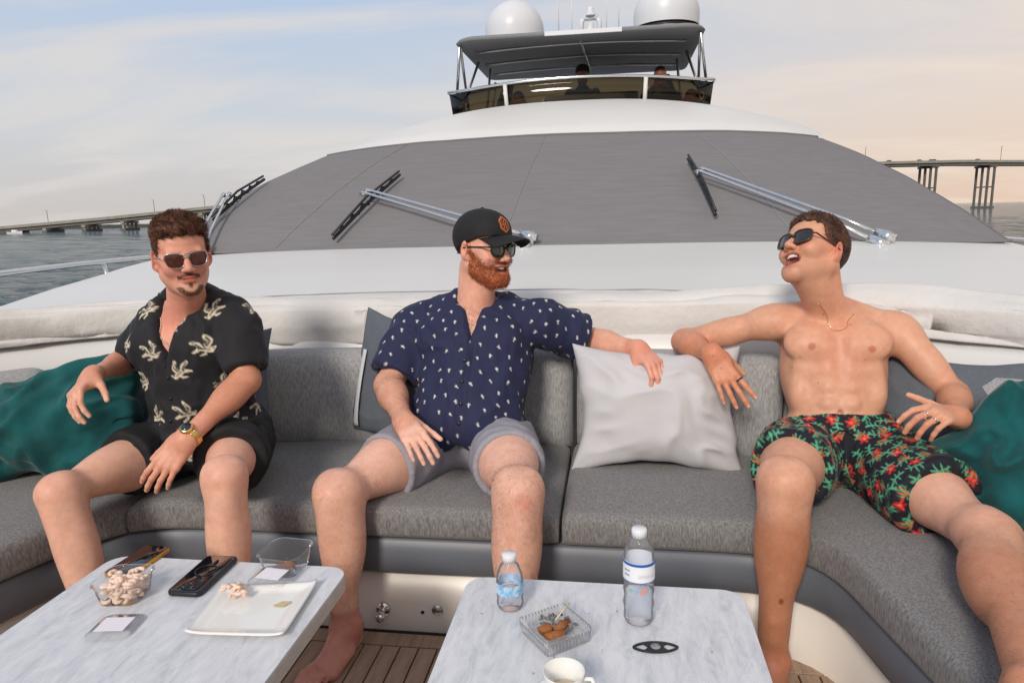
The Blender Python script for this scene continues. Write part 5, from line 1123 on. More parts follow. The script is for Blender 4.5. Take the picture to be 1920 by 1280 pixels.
    hair_mesh(man, base, hd, H, A, s, lambda l, f, u: .004+.010*sstep(.06, .115, u)*sstep(-.10, .03, f)+.003*sstep(.03, .1, u), lambda l, f: fl(f)+0*l, (srgb(46, 29, 22), srgb(98, 66, 48)), seed=14, n=5000, length=.008, comb=(.15, .7, .0))
    w = seg_w(V, pit, pit-T['up']*.015, .012, .035); r = g.choice(len(V), 90, p=w/w.sum()); sv, sf, _ = strands(V[r]-base, nn[r]*.25-T['up']*.7+g.normal(size=(90, 3))*.25, .012, .00022, 2); link('armpit_hair', npmesh('c', sv, sf, np.tile(srgb(52, 30, 20), (len(sv), 1))), 'hair', man, False)
    teeth(H, A, s, man, base, u=-.0565, hgt=.0105, w=.024, f=.090); teeth(H, A, s, man, base, u=-.0875, hgt=.008, w=.021, f=.083)
    sunglasses(H, A, s, man, base, 'lens_dark', 'tortoise', False, w=.030, h=.0235)
    # shorts
    sc_ = []; sops = infl(tor[:2], .012)+infl([o for o in tor if o['t'] == 'ell'][7:8], .0)
    for hp, kn, k in ((J['hipR'], J['knR'], .56), (J['hipL'], J['knL'], .60)):
        e = lerp(hp, kn, k); sops += [cap(hp, e+nrm(kn-hp)*.05, .112, .108, .05)]; sc_ += [cut_plane(e, nrm(kn-hp), .17), sub(cap(lerp(hp, kn, k-.10), lerp(hp, kn, 1.2), .086, .089, .004))]
    SV, SQ = grow(sops+sc_+[local_cut(T['P'], T['A'], lambda l, f, u: np.maximum(.085+.10*l-u, f-.13))], .0034); SV, SQ = keep_big(SV, SQ); SV = folds(SV, SQ, .016, 10, 91); SV = relax(SV, SQ, 1); sn = vnormals(SV, SQ)
    SC = np.tile(np.array([.006, .007, .014]), (len(SV), 1)); g = np.random.default_rng(77)
    leaf = dict(strokes=[([(-.9, -.1), (-.3, .12), (.3, .1), (.9, -.15)], .06, 0), ([(-.5, .0), (-.75, .45)], .05, 0), ([(-.1, .1), (-.25, .65)], .05, 0), ([(.25, .1), (.35, .6)], .05, 0), ([(-.2, .05), (-.1, -.5)], .045, 0), ([(.3, .05), (.55, -.5)], .045, 0)])
    flower = dict(strokes=[([(0, 0), (math.cos(a)*.75, math.sin(a)*.75)], .17, k % 2) for k, a in enumerate(np.linspace(0, 2*math.pi, 7)[:-1])]+[([(0, 0), (.05, .05)], .16, 2)])
    fan = dict(strokes=[([(0, -.4), (math.cos(a)*.9, math.sin(a)*.9-.2)], .055, k % 2) for k, a in enumerate(np.linspace(.5, 2.7, 6))])
    SC = stamp(SV, sn, SC, leaf, poisson(SV, .040, g), .026, [np.array(srgb(86, 170, 132))], g); SC = stamp(SV, sn, SC, fan, poisson(SV, .055, g), .024, [np.array(srgb(60, 132, 92)), np.array(srgb(206, 96, 52))], g)
    SC = stamp(SV, sn, SC, flower, poisson(SV, .056, g), .021, [np.array(srgb(186, 24, 36)), np.array(srgb(214, 52, 48)), np.array(srgb(232, 120, 70))], g)
    so_ = mesh_obj('swim_shorts', SV, SQ, SC, 'cloth_print', man, base)
    p = front_pt(SV, T, .01, .055, .012)-base; link('drawstring', join_me([tube([p, p+T['f']*.008+T['lat']*sx*.012, p+T['f']*.012+T['lat']*sx*.03-T['up']*.02], .0022, 6) for sx in (-1, 1)]), 'frame_black', so_)
    # chain, rings
    pts = []
    for t in np.linspace(0, 1, 25):
        l = (t-.5)*.125; u = AL*(1.0-.155*(1-abs(2*t-1)**1.0)); pts.append(front_pt(V, T, l+.0, u, .010)+T['f']*.002-base)
    pts = np.array(pts)
    for _ in range(3): pts[1:-1] = pts[1:-1]*.5+.25*(pts[:-2]+pts[2:])
    link('necklace', tube(list(pts), .0011, 6), 'gold', man)
    ring_at(*tr[(0, 0)], .42, .0026, .0098, man, base, 'black_rubber'); ring_at(*tl[(2, 0)], .5, .0016, .0098, man, base, 'chrome'); ring_at(*tl[(1, 0)], .5, .0014, .010, man, base, 'chrome')
    leg_hair(V, Q, [(J['knR'], J['anR']), (J['knL'], J['anL']), (J['elR'], J['wrR'])], man, base, 3000, srgb(110, 70, 46), 6, .010)
man_right()
# ================================================================== crew behind the smoked screen of the flybridge
def crew():
    mat('dark_clothes', (.02, .02, .024), .8, noise=(30, .2))
    for px, py, Y, lab, capd in ((972, 190, 8.95, 'dark figure with raised arm behind the left smoked pane of the flybridge', False), (1092, 141, 9.6, 'person in black cap, just the cap showing above the flybridge screen', True), (1238, 143, 8.95, 'person in dark clothes standing behind the right part of the flybridge screen', False), (1296, 186, 9.1, 'dark seated figure behind the far right pane of the flybridge', False)):
        h = at(px, py, Y); A = frame(0, 0, 0); z0 = 2.34; man = thing('person', lab, 'person', (h[0], h[1], z0)); base = np.array([h[0], h[1], z0])
        n = h-np.array([0, -.02, .17]); low = max(z0+.06, h[2]-.85); P = np.array([h[0], h[1]+.03, max(z0+.1, h[2]-.62)])
        o = head_ops(h, A, .95)+[cap(n, h-[0, 0, .06], .055, .052, .03), ell(lerp(P, n, .6), (.17, .11, .22), None, .04), ell(P, (.15, .11, .12), None, .05)]
        for sx in (-1, 1):
            sh = n+np.array([sx*.17, .01, -.05]); el = sh+np.array([sx*.07, -.06, -.24]); wr = el+np.array([-sx*.08, -.2, .10]); o += arm_ops(sh, el, wr, 1.0)+hand_ops(wr, (-sx*.2, -.8, .3), (0, -.2, .9), 'L' if sx > 0 else 'R')[0]
            if P[2] > z0+.2: o += [cap(P+[sx*.09, 0, 0], [P[0]+sx*.10, P[1], z0+.08], .08, .045, .04)]
        V, Q = grow(o, .009); V, Q = V[:], Q[:]; C = np.tile(np.array(srgb(176, 112, 88)), (len(V), 1)); C = blend(C, sstep(h[2]-.11, h[2]-.15, V[:, 2])*sstep(h[1]-.34, h[1]-.2, V[:, 1]), (.02, .02, .024)); C = blend(C, sstep(h[2]+.03, h[2]+.06, V[:, 2]), (.02, .015, .012))
        mesh_obj('body', V, Q, C, 'skin', man, base)
        if capd: link('cap', lathe([(0, .14), (.05, .135), (.085, .10), (.095, .05), (.094, .03)], 20, h-base+[0, 0, -.005]), 'black_plastic', man)
crew()
# ------------------------------------------------------------------ pillows
mat('pillow_pale', srgb(196, 195, 198), .85, noise=(7, .06), bump=(300, .25, .001), sheen=.1)
mat('pillow_grey', srgb(92, 98, 106), .85, noise=(120, .12), bump=(300, .3, .001))
mat('pillow_white', srgb(205, 206, 208), .85)
mat('teal_velvet', (.004, .082, .086), .95, noise=(9, .45), bump=(26, .08, .012), sheen=.2)
def pillow(name, c, w, h, t, right, up, m, label, fold=.012, seed=0, sc=6, n=72, pinch=.09):
    right = nrm(right); up = np.array(up, float); up = nrm(up-right*(up@right)); nn = np.cross(right, up); V = []; Q = []
    u = np.sin(np.linspace(-math.pi/2, math.pi/2, n)); U, W_ = np.meshgrid(u, u, indexing='ij'); U = U.ravel(); W_ = W_.ravel()
    th = (np.clip(1-U**2, 0, 1)**.5*np.clip(1-W_**2, 0, 1)**.5)**.85; X = U*w/2*(1-pinch*(1-W_**2)); Z = W_*h/2*(1-pinch*(1-U**2))-.012*np.clip(1-U**2, 0, 1)*(W_ > 0)*W_
    ow = fold*1.6*(fbm(np.stack([U*2.2, W_*2.2, 0*U+seed*3.], 1), seed+11, 2)-.5)*sstep(.5, 1, np.hypot(U, W_)); X = X+ow*np.tanh(U*3); Z = Z+ow*np.tanh(W_*3)
    for sgn in (-1, 1):
        p = np.stack([X*sc, Z*sc, 0*X+seed+sgn], 1); wv = fbm(p*.5, seed, 2)*4; r = (1-np.abs(2*fbm(p+wv[:, None]*.5, seed+3, 2)-1))**1.6; edge = np.clip(3*(1-np.maximum(np.abs(U), np.abs(W_))), 0, 1)**.5
        rad = np.abs(np.sin(np.arctan2(W_, U)*7+wv*2))*sstep(.45, .95, np.hypot(U, W_))*edge
        d = sgn*(th*t/2+edge*(fold*(r**2-.35)+fold*.5*rad*-1)); V.append(c+X[:, None]*right+Z[:, None]*up+d[:, None]*nn)
        i, j = np.meshgrid(np.arange(n-1), np.arange(n-1), indexing='ij'); i = i.ravel(); j = j.ravel(); q = np.stack([i*n+j, (i+1)*n+j, (i+1)*n+j+1, i*n+j+1], 1)
        Q.append((q if sgn > 0 else q[:, ::-1])+(0 if sgn < 0 else n*n))
    base = np.array(c)-up*h/2; V = np.concatenate(V); o = link(name, npmesh(name, V-base, np.concatenate(Q)), m); o.location = base
    bm = bmesh.new(); bm.from_mesh(o.data); bmesh.ops.remove_doubles(bm, verts=bm.verts[:], dist=.0004); bm.to_mesh(o.data); bm.free()
    o.data.polygons.foreach_set('use_smooth', [True]*len(o.data.polygons)); tag(o, label, 'pillow'); return o
def pillows():
    pillow('throw_pillow', at(1230, 764, 2.38), .57, .43, .22, (1, .05, -.015), (.0, .28, 1), 'pillow_pale', 'pale grey square pillow between the middle man and the shirtless man', .024, 3, pinch=.10)
    c = at(742, 705, 2.50); st = pillow('throw_pillow', c, .46, .50, .13, (.80, -.5, .0), (.20, .22, 1), 'pillow_grey', 'dark grey pillow with white stripe tucked behind the middle man', .008, 7)
    r_ = nrm((.80, -.5, .0)); u_ = nrm(np.array((.20, .22, 1))-r_*(np.array((.20, .22, 1))@r_)); n_ = np.cross(r_, u_); b = c-u_*.25
    rows = []
    for v in np.linspace(-.92, .35, 24):
        row = []
        for u in np.linspace(-.70, -.58, 5):
            th = ((1-u*u)**.5*(1-v*v)**.5)**.85*.065+.008; row.append(c+r_*u*.23*(1-.09*(1-v*v))+u_*v*.25*(1-.09*(1-u*u))-n_*th*-1*(-1 if n_[1] > 0 else 1)-b)
        rows.append(row)
    o = link('stripe', loft(rows), 'pillow_white', st); md = o.modifiers.new('s', 'SOLIDIFY'); md.thickness = .004; md.offset = 0
    pillow('throw_pillow', at(395, 722, 2.40), .48, .44, .14, (1, .1, 0), (0, .25, 1), 'pillow_grey', 'blue-grey pillow behind the back of the man in black', .009, 11)
    pillow('throw_pillow', at(1770, 785, 2.27), .44, .42, .14, (.85, -.5, -.02), (.1, .35, 1), 'pillow_grey', 'dark grey pillow behind the arm of the shirtless man', .010, 13)
    pillow('velvet_pillow', at(110, 785, 2.14), .64, .42, .24, (1, .28, .14), (-.10, .45, 1), 'teal_velvet', 'crumpled teal velvet pillow lying left of the man in black', .06, 17, 8)
    pillow('velvet_pillow', at(1940, 885, 1.93), .42, .44, .22, (.62, -.45, -.62), (.62, -.1, .75), 'teal_velvet', 'crumpled teal velvet pillow at the right edge beside the shirtless man', .06, 23, 8)
pillows()
# ------------------------------------------------------------------ tables
def stone(name):
    m = bpy.data.materials.new(name); m.use_nodes = True; nt = m.node_tree; L = nt.links.new; b = nt.nodes['Principled BSDF']; b.inputs['Roughness'].default_value = .34; b.inputs['Coat Weight'].default_value = .15
    tc = N(nt, 'ShaderNodeTexCoord'); mp = N(nt, 'ShaderNodeMapping'); L(tc.outputs['Object'], mp.inputs[0]); mp.inputs['Scale'].default_value = (3.6, 1, 1); mp.inputs['Rotation'].default_value = (0, 0, R(-14))
    n1 = N(nt, 'ShaderNodeTexNoise', Scale=13.0, Detail=9.0, Roughness=.7, Distortion=.5); L(mp.outputs[0], n1.inputs['Vector'])
    c1 = N(nt, 'ShaderNodeValToRGB'); L(n1.outputs[0], c1.inputs[0]); e = c1.color_ramp.elements; e[0].position = .30; e[0].color = (*srgb(184, 188, 194), 1); e[1].position = .62; e[1].color = (*srgb(220, 222, 226), 1); k = e.new(.46); k.color = (*srgb(206, 209, 214), 1)
    n2 = N(nt, 'ShaderNodeTexNoise', Scale=95.0, Detail=3.0); L(tc.outputs['Object'], n2.inputs['Vector']); c2 = N(nt, 'ShaderNodeValToRGB'); L(n2.outputs[0], c2.inputs[0]); c2.color_ramp.elements[0].position = .66; c2.color_ramp.elements[1].position = .72
    mx = N(nt, 'ShaderNodeMix', data_type='RGBA'); f = N(nt, 'ShaderNodeMath', operation='MULTIPLY'); L(c2.outputs[0], f.inputs[0]); f.inputs[1].default_value = .65; L(f.outputs[0], mx.inputs[0]); L(c1.outputs[0], mx.inputs[6]); mx.inputs[7].default_value = (*srgb(228, 230, 234), 1)
    L(mx.outputs[2], b.inputs['Base Color']); bp = N(nt, 'ShaderNodeBump', Strength=.12, Distance=.002); L(n1.outputs[0], bp.inputs['Height']); L(bp.outputs[0], b.inputs['Normal']); MATS[name] = m
stone('stone_laminate')
mat('edge_band', srgb(186, 182, 176), .5, noise=(30, .14), stretch=(1, 1, 4), bump=(60, .2, .001))
TZ = .50
def rrect(x0, x1, y0, y1, r, k=7):
    out = []
    for cx, cy, a0 in ((x1-r, y1-r, 0), (x0+r, y1-r, 90), (x0+r, y0+r, 180), (x1-r, y0+r, 270)):
        for i in range(k): a = R(a0+90*i/(k-1)); out.append((cx+r*math.cos(a), cy+r*math.sin(a)))
    return out
def plate_me(out, z0, z1, bev=.004):
    cx = sum(p[0] for p in out)/len(out); cy = sum(p[1] for p in out)/len(out); rows = []
    def ins(d, z): return [(p[0]-(p[0]-cx)/max(1e-6, math.hypot(p[0]-cx, p[1]-cy))*d, p[1]-(p[1]-cy)/max(1e-6, math.hypot(p[0]-cx, p[1]-cy))*d, z) for p in out]
    rows = [ins(bev, z0), ins(0, z0+bev), ins(0, z1-bev), ins(bev*.3, z1-bev*.3), ins(bev, z1)]
    me = loft(rows, True); bm = bmesh.new(); bm.from_mesh(me); bm.verts.ensure_lookup_table(); n = len(out)
    bm.faces.new([bm.verts[i] for i in range(n)][::-1]); bm.faces.new([bm.verts[4*n+i] for i in range(n)]); bmesh.ops.recalc_face_normals(bm, faces=bm.faces[:]); bm.to_mesh(me); bm.free(); return me
def table(x0, x1, y0, y1, label):
    c = ((x0+x1)/2, (y0+y1)/2, 0); t = thing('lounge_table', label, 'table', c, 'stone-topped lounge tables'); dx, dy = (x1-x0)/2, (y1-y0)/2
    link('table_top', plate_me(rrect(-dx, dx, -dy, dy, .045), TZ-.004, TZ, .0015), 'stone_laminate', t, False)
    link('edge_band', plate_me(rrect(-dx-.001, dx+.001, -dy-.001, dy+.001, .046), TZ-.040, TZ-.0035, .003), 'edge_band', t, False)
    link('table_leg', lathe([(.045, .012), (.045, .40), (.075, .44), (.075, .458), (0, .458)], 28), 'steel', t); link('foot_plate', lathe([(0, .0075), (.15, .0075), (.15, .014), (.13, .020), (.045, .024)], 36), 'steel', t)
    return t
table(-.805, -.195, .55, 1.44, 'stone-topped table at lower left with snack tubs, phones and white plate'); table(.095, .695, .55, 1.43, 'stone-topped table at lower right with water bottles and ashtray')
# ------------------------------------------------------------------ things on the tables
def clear(name, col=(1, 1, 1), rough=.02, ior=1.3, thin=.92, milk=.06):
    """thin clear plastic: see-through with a skin of reflection"""
    m = bpy.data.materials.new(name); m.use_nodes = True; nt = m.node_tree; nt.nodes.clear(); L = nt.links.new
    o = N(nt, 'ShaderNodeOutputMaterial'); t = N(nt, 'ShaderNodeBsdfTransparent'); t.inputs[0].default_value = (col[0]*thin, col[1]*thin, col[2]*thin, 1); g = N(nt, 'ShaderNodeBsdfGlossy'); g.inputs['Roughness'].default_value = rough
    f = N(nt, 'ShaderNodeLayerWeight', Blend=.14); tc = N(nt, 'ShaderNodeTexCoord'); n = N(nt, 'ShaderNodeTexNoise', Scale=60.0); L(tc.outputs['Object'], n.inputs['Vector']); bp = N(nt, 'ShaderNodeBump', Strength=.15, Distance=.003); L(n.outputs[0], bp.inputs['Height']); L(bp.outputs[0], g.inputs['Normal']); L(bp.outputs[0], f.inputs['Normal'])
    x = N(nt, 'ShaderNodeMixShader'); L(f.outputs['Fresnel'], x.inputs[0]); L(t.outputs[0], x.inputs[1]); L(g.outputs[0], x.inputs[2])
    df = N(nt, 'ShaderNodeBsdfDiffuse'); df.inputs[0].default_value = (.9, .92, .95, 1); y = N(nt, 'ShaderNodeMixShader'); y.inputs[0].default_value = milk; L(x.outputs[0], y.inputs[1]); L(df.outputs[0], y.inputs[2]); L(y.outputs[0], o.inputs[0]); MATS[name] = m
clear('clear_plastic', thin=.97, milk=.05); clear('bottle_plastic', (.97, .98, 1), thin=.97, milk=.08); clear('crystal', thin=.96, milk=.12)
mat('white_cap', srgb(226, 228, 232), .4); mat('paper', srgb(232, 228, 236), .7); mat('porcelain', srgb(236, 236, 232), .12, coat=.4); mat('phone_black', (.012, .012, .016), .35, noise=(60, .1)); mat('phone_glass', (.01, .011, .013), .05, coat=.5); mat('phone_gold', srgb(206, 152, 52), .3, metal=.6)
mat('label_blue', srgb(120, 178, 222), .4, noise=(60, .2, srgb(210, 228, 240))); mat('label_white', srgb(232, 236, 242), .4); mat('label_navy', srgb(40, 92, 176), .4); mat('print_grey', srgb(150, 156, 168), .5); mat('print_red', srgb(214, 150, 140), .5); mat('print_green', srgb(140, 186, 158), .5); mat('print_blue', srgb(140, 178, 216), .5); mat('print_pale', srgb(206, 202, 214), .5)
mat('snack', srgb(226, 184, 160), .7, noise=(90, .6, srgb(240, 226, 212)), bump=(180, .4, .002)); mat('sauce', srgb(120, 66, 28), .3, noise=(70, .5, srgb(170, 104, 50))); mat('cigar', srgb(150, 92, 48), .75, noise=(60, .35), bump=(150, .4, .001)); mat('ash', srgb(150, 148, 144), .95, noise=(150, .6, srgb(60, 58, 56))); mat('coffee', srgb(200, 172, 132), .35, noise=(40, .5, srgb(236, 226, 206))); mat('match', srgb(222, 206, 172), .7)
def onT(px, py, z=TZ): return atz(px, py, z)
def quad_frame(p00, p10, p01):
    """origin, x axis, y axis from three corners on the table"""
    x = p10-p00; y = p01-p00; return p00, x, y
def phone(corners, th, m, label, name='phone'):
    P = [onT(*c) for c in corners]; c = sum(P)/4; ex = nrm(P[1]-P[0]); w = (np.linalg.norm(P[1]-P[0])+np.linalg.norm(P[2]-P[3]))/2; ey = np.cross([0, 0, 1.], ex); h = abs((P[3]-P[0])@ey*.5+(P[2]-P[1])@ey*.5); ey = ey if (P[3]-P[0])@ey > 0 else -ey
    o = thing(name, label, 'phone', (c[0], c[1], TZ+.0015)); o.rotation_euler = (0, 0, math.atan2(ex[1], ex[0])); return o, w, h, (1 if np.cross(ex, ey)[2] > 0 else -1)
def items_left():
    # black phone face down
    a, b = onT(343, 1120), onT(420, 1049); d = nrm(b-a); t = thing('phone', 'black phone in a case with ring on its back, lying face down', 'phone', ((a+b)[0]/2, (a+b)[1]/2, TZ+.0008)); t.rotation_euler = (0, 0, math.atan2(d[1], d[0]))
    L_, w = np.linalg.norm(b-a)*1.0, .080
    link('case', plate_me(rrect(-L_/2, L_/2, -w/2, w/2, .013), 0, .0115, .003), 'phone_black', t); link('back_panel', plate_me(rrect(-L_/2+.005, L_/2-.005, -w/2+.005, w/2-.005, .010), .0113, .0122, .0004), 'phone_glass', t)
    link('magnet_ring', tube([(.010+.024*math.cos(x), .024*math.sin(x), .0128) for x in np.linspace(0, 2*math.pi, 40, endpoint=False)], .0018, 6, True), 'phone_black', t); link('magnet_bar', box((.042, -.002, .0122), (.060, .002, .0132)), 'phone_black', t, False)
    cb = link('camera_block', plate_me(rrect(-L_/2+.010, -L_/2+.046, -w/2+.012, w/2-.026, .009), .0122, .0150, .001), 'phone_black', t)
    for x, y in ((-L_/2+.020, -.012), (-L_/2+.020, .006), (-L_/2+.036, -.003)): link('camera_lens', lathe([(.0075, .015), (.0075, .0168), (.006, .0172), (0, .0170)], 20, (x, y, 0)), 'phone_glass', cb)
    # phone with gold edge, face up
    a, b = onT(246, 1071), onT(272, 1042); d = nrm(b-a); t = thing('phone', 'phone with gold edge lying face up near the far left table corner', 'phone', ((a+b)[0]/2, (a+b)[1]/2, TZ+.0008)); t.rotation_euler = (0, 0, math.atan2(d[1], d[0])-R(18))
    link('case', plate_me(rrect(-.072, .072, -.036, .036, .012), 0, .010, .003), 'phone_gold', t); link('screen', plate_me(rrect(-.070, .070, -.034, .034, .010), .0098, .0108, .0004), 'phone_glass', t)
    # tub helper
    def tub(px, py, w, h, rot, label, name='snack_tub'):
        c = onT(px, py); t = thing(name, label, 'food tub', (c[0], c[1], TZ+.0008)); t.rotation_euler = (0, 0, R(rot)); rows = []
        for s, z in ((.80, 0), (.84, .004), (.93, h*.5), (1.0, h-.004), (1.06, h), (1.08, h+.001), (1.08, h-.003)): rows.append([(x*s, y*s, z) for x, y in rrect(-w/2, w/2, -w/2, w/2, w*.24)])
        me = loft(rows, True); bm = bmesh.new(); bm.from_mesh(me); bm.verts.ensure_lookup_table(); bm.faces.new([bm.verts[i] for i in range(28)][::-1]); bm.to_mesh(me); bm.free(); link('tub', me, 'clear_plastic', t); return t
    def lid(px, py, w, rot, label, tilt=0, z=.0015, paper=.72):
        c = onT(px, py); t = thing('tub_lid', label, 'lid', (c[0], c[1], TZ+z)); t.rotation_euler = (R(tilt), 0, R(rot)); rows = []
        for s, zz in ((1.08, 0), (1.08, .004), (1.0, .005), (.92, .004), (.90, .008), (.0, .008)): rows.append([(x*s, y*s, zz) for x, y in rrect(-w/2, w/2, -w/2, w/2, w*.24)])
        link('lid_shell', loft(rows, True), 'clear_plastic', t); p = w*paper/2; link('paper_label', box((-p, -p*.8, .0086), (p, p*.8, .0094)), 'paper', t, False); return t
    t = tub(236, 1118, .098, .048, 8, 'clear plastic tub full of pink and white snack pieces'); g = np.random.default_rng(3)
    curl = []
    for i in range(120):
        x, y = (g.random(2)-.5)*.070; z = .008+g.random()*.036; a = g.random()*6.28; e = g.normal()*.6; r = .008+.004*g.random(); pts = [np.array([x, y, z])+r*np.array([math.cos(a+k)*1.0, math.sin(a+k)*math.cos(e), math.sin(a+k)*math.sin(e)*.7]) for k in np.linspace(0, 3.2, 6)]
        curl.append(tube(pts, [.003, .0046, .005, .0048, .004, .0022], 7))
    o = link('snack_pieces', join_me(curl), 'snack', t); o['kind'] = 'stuff'
    lid(216, 1178, .082, 8, 'clear tub lid with pale paper label lying near the left table edge')
    t = tub(538, 1066, .098, .050, -6, 'open empty clear tub with a little brown sauce at the far table corner'); link('sauce', lathe([(0, .012), (.016, .011), (.022, .006), (.023, .003)], 18, (-.005, .0, 0)), 'sauce', t)
    # plate
    P = [onT(418, 1107), onT(595, 1099), onT(531, 1201), onT(349, 1196)]; c = sum(P)/4; n = 25; V = []; F = []
    for i in range(n):
        for j in range(n):
            u, v = i/(n-1), j/(n-1); p = (P[0]*(1-u)+P[1]*u)*(1-v)+(P[3]*(1-u)+P[2]*u)*v; e = max(abs(2*u-1), abs(2*v-1)); cr = abs(2*u-1)*abs(2*v-1); V.append((p[0]-c[0], p[1]-c[1], .004+.009*sstep(.72, 1.0, e)+.006*cr**6))
    for i in range(n-1):
        for j in range(n-1): F.append((i*n+j, i*n+j+1, (i+1)*n+j+1, (i+1)*n+j))
    pl = link('plate', pym('p', V, F), 'porcelain'); pl.location = (c[0], c[1], TZ+.0005); md = pl.modifiers.new('s', 'SOLIDIFY'); md.thickness = .004; md.offset = -1; tag(pl, 'square white porcelain plate with raised rim on the left table', 'plate')
    mat('stain', srgb(206, 186, 140), .4); link('food_stain', join_me([lathe([(0, .0065), (r, .0062)], 12, (x, y, 0)) for x, y, r in ((.052, .028, .011), (.062, .034, .006), (.040, .022, .005))]), 'stain', pl)
    l = lid(512, 1092, .080, -6, 'clear tub lid with white paper label resting on the plate rim', z=.0135)
    c = onT(447, 1112, TZ+.014); t = thing('snack_cluster', 'small heap of pink snack pieces on the plate corner', 'snack', (c[0], c[1], TZ+.012)); curl = []
    for i in range(26):
        x, y = g.normal(size=2)*.010; z = .002+abs(g.normal())*.008; a = g.random()*6.28; e = g.normal()*.6; r = .007; curl.append(tube([np.array([x, y, z+.004])+r*np.array([math.cos(a+k), math.sin(a+k)*math.cos(e), .6*math.sin(a+k)*math.sin(e)]) for k in np.linspace(0, 3.2, 6)], [.0025, .004, .0046, .0044, .0036, .002], 7))
    o = link('pieces', join_me(curl), 'snack', t); o['kind'] = 'stuff'
items_left()
def items_right():
    def bottle(px, py, h, r, label, big):
        c = onT(px, py); t = thing('water_bottle', label, 'bottle', (c[0], c[1], TZ+.0008)); k = h/.205 if big else h/.125
        if big: prof = [(0, .003), (.55, .0), (.86, .003), (.97, .012), (.93, .03), (1.0, .045), (.92, .06), (1.0, .075), (.93, .088), (.99, .098), (.985, .145), (.93, .158), (.72, .176), (.45, .188), (.38, .192)]
        else: prof = [(0, .003), (.6, .0), (.9, .003), (1.0, .012), (.96, .024), (1.0, .036), (.99, .066), (.93, .078), (.70, .096), (.46, .106), (.40, .110)]
        link('bottle_body', lathe([(a*r, z*k) for a, z in prof], 40), 'bottle_plastic', t); top = prof[-1]
        link('cap', lathe([(top[0]*r*.9, top[1]*k-.003), (.0150, top[1]*k-.003), (.0152, top[1]*k+.011), (.0135, top[1]*k+.0135), (0, top[1]*k+.0135)], 32), 'white_cap', t)
        water = [(0, .005)]+[(a*r-.0012, z*k+.001) for a, z in prof[2:] if z < (.088 if big else .045)]; zt = water[-1][1]; water.append((0, zt+.0)); link('water', lathe(water, 32), 'bottle_plastic', t)
        if big:
            lb = link('label', lathe([(r*.996+.0006, .100*k), (r*.992+.0006, .143*k)], 40), 'label_white', t); link('label_stripe', lathe([(r*.994+.0012, .136*k), (r*.992+.0012, .142*k)], 40), 'label_navy', lb); link('label_stripe', lathe([(r*.996+.0012, .1005*k), (r*.996+.0012, .102*k)], 40), 'label_navy', lb)
            def text(s, size, ang, z, m):
                cu = bpy.data.curves.new('t', 'FONT'); cu.body = s; cu.size = size; cu.align_x = 'CENTER'; to = bpy.data.objects.new('t', cu); COL.objects.link(to); dg = bpy.context.evaluated_depsgraph_get(); me = bpy.data.meshes.new_from_object(to.evaluated_get(dg)); bpy.data.objects.remove(to)
                for v in me.vertices: a = ang+v.co.x/r; v.co = Vector(((r+.0022)*math.sin(a), -(r+.0022)*math.cos(a), z*k+v.co.y))
                return link('label_print', me, m, lb, False)
            text('SPRING', .0105, .45, .112, 'print_pale')
            for z_ in (.124, .114):
                rows_ = [[((r+.0018)*math.sin(a), -(r+.0018)*math.cos(a), (z_+dz)*k) for a in np.linspace(-1.0, -.62, 8)] for dz in (0, .0032)]; link('label_print', loft(rows_), 'print_grey', lb, False)
            for a0, m, q_ in ((-.55, 'print_green', .8), (-.18, 'print_blue', .7), (.28, 'print_red', 1.25)):
                link('logo', pym('l', [((r+.0012)*math.sin(a0+.19*q_*math.cos(x)), -(r+.0012)*math.cos(a0+.19*q_*math.cos(x)), (.083+.0055*q_*math.sin(x+.5))*k) for x in np.linspace(0, 2*math.pi, 14, endpoint=False)], [tuple(range(14))]), m, lb, False)
        else: link('label', lathe([(r*1.0+.0006, .038*k), (r*.995+.0006, .062*k)], 40), 'label_blue', t)
        return t
    bottle(1197, 1163, .198, .031, 'tall clear water bottle with blue and white label on the right table', True); bottle(957, 1137, .122, .0285, 'short clear water bottle with light blue label on the right table', False)
    # crystal ashtray
    c = onT(1041, 1196); t = thing('ashtray', 'square cut-crystal ashtray holding cigar butts and ash', 'ashtray', (c[0], c[1], TZ+.0008)); t.rotation_euler = (0, 0, R(38)); w = .098; rows = []
    for s, z in ((.0, 0), (.9, 0), (1.0, .006), (1.08, .030), (1.06, .034), (.92, .034), (.86, .014), (.80, .009), (0, .008)): rows.append([(x*s, y*s, z) for x, y in rrect(-w/2, w/2, -w/2, w/2, .008, 4)])
    link('glass', loft(rows, True), 'crystal', t, False)
    rib = []
    for side in range(4):
        for k in np.linspace(-.42, .42, 12):
            a = R(90*side); p = np.array([k*w, -w/2*1.02]); q = np.array([k*w, -w/2*1.085]); rot = lambda v: (v[0]*math.cos(a)-v[1]*math.sin(a), v[0]*math.sin(a)+v[1]*math.cos(a)); rib.append(tube([(*rot(p), .006), (*rot(q), .030)], .0017, 5))
    link('ribs', join_me(rib), 'crystal', t)
    for p, q in (((-.030, -.012, .017), (.006, -.022, .018)), ((-.004, -.006, .019), (.032, .004, .020)), ((-.03, .012, .017), (-.006, .004, .022))): link('cigar_butt', tube([p, tuple((np.array(p)+np.array(q))/2+[0, 0, .001]), q], [.0085, .0092, .0088], 12), 'cigar', t)
    g = np.random.default_rng(4); fl = []
    for i in range(46):
        x, y = (g.random(2)-.5)*.07+np.array([.006, .010]); b = box((-.004, -.0025, 0), (.004, .0025, .003)); Mx = Matrix.Translation((x, y, .012+.012*g.random()))@Matrix.Rotation(g.random()*6, 4, 'Z')@Matrix.Rotation(g.normal()*.7, 4, 'X'); b.transform(Mx); fl.append(b)
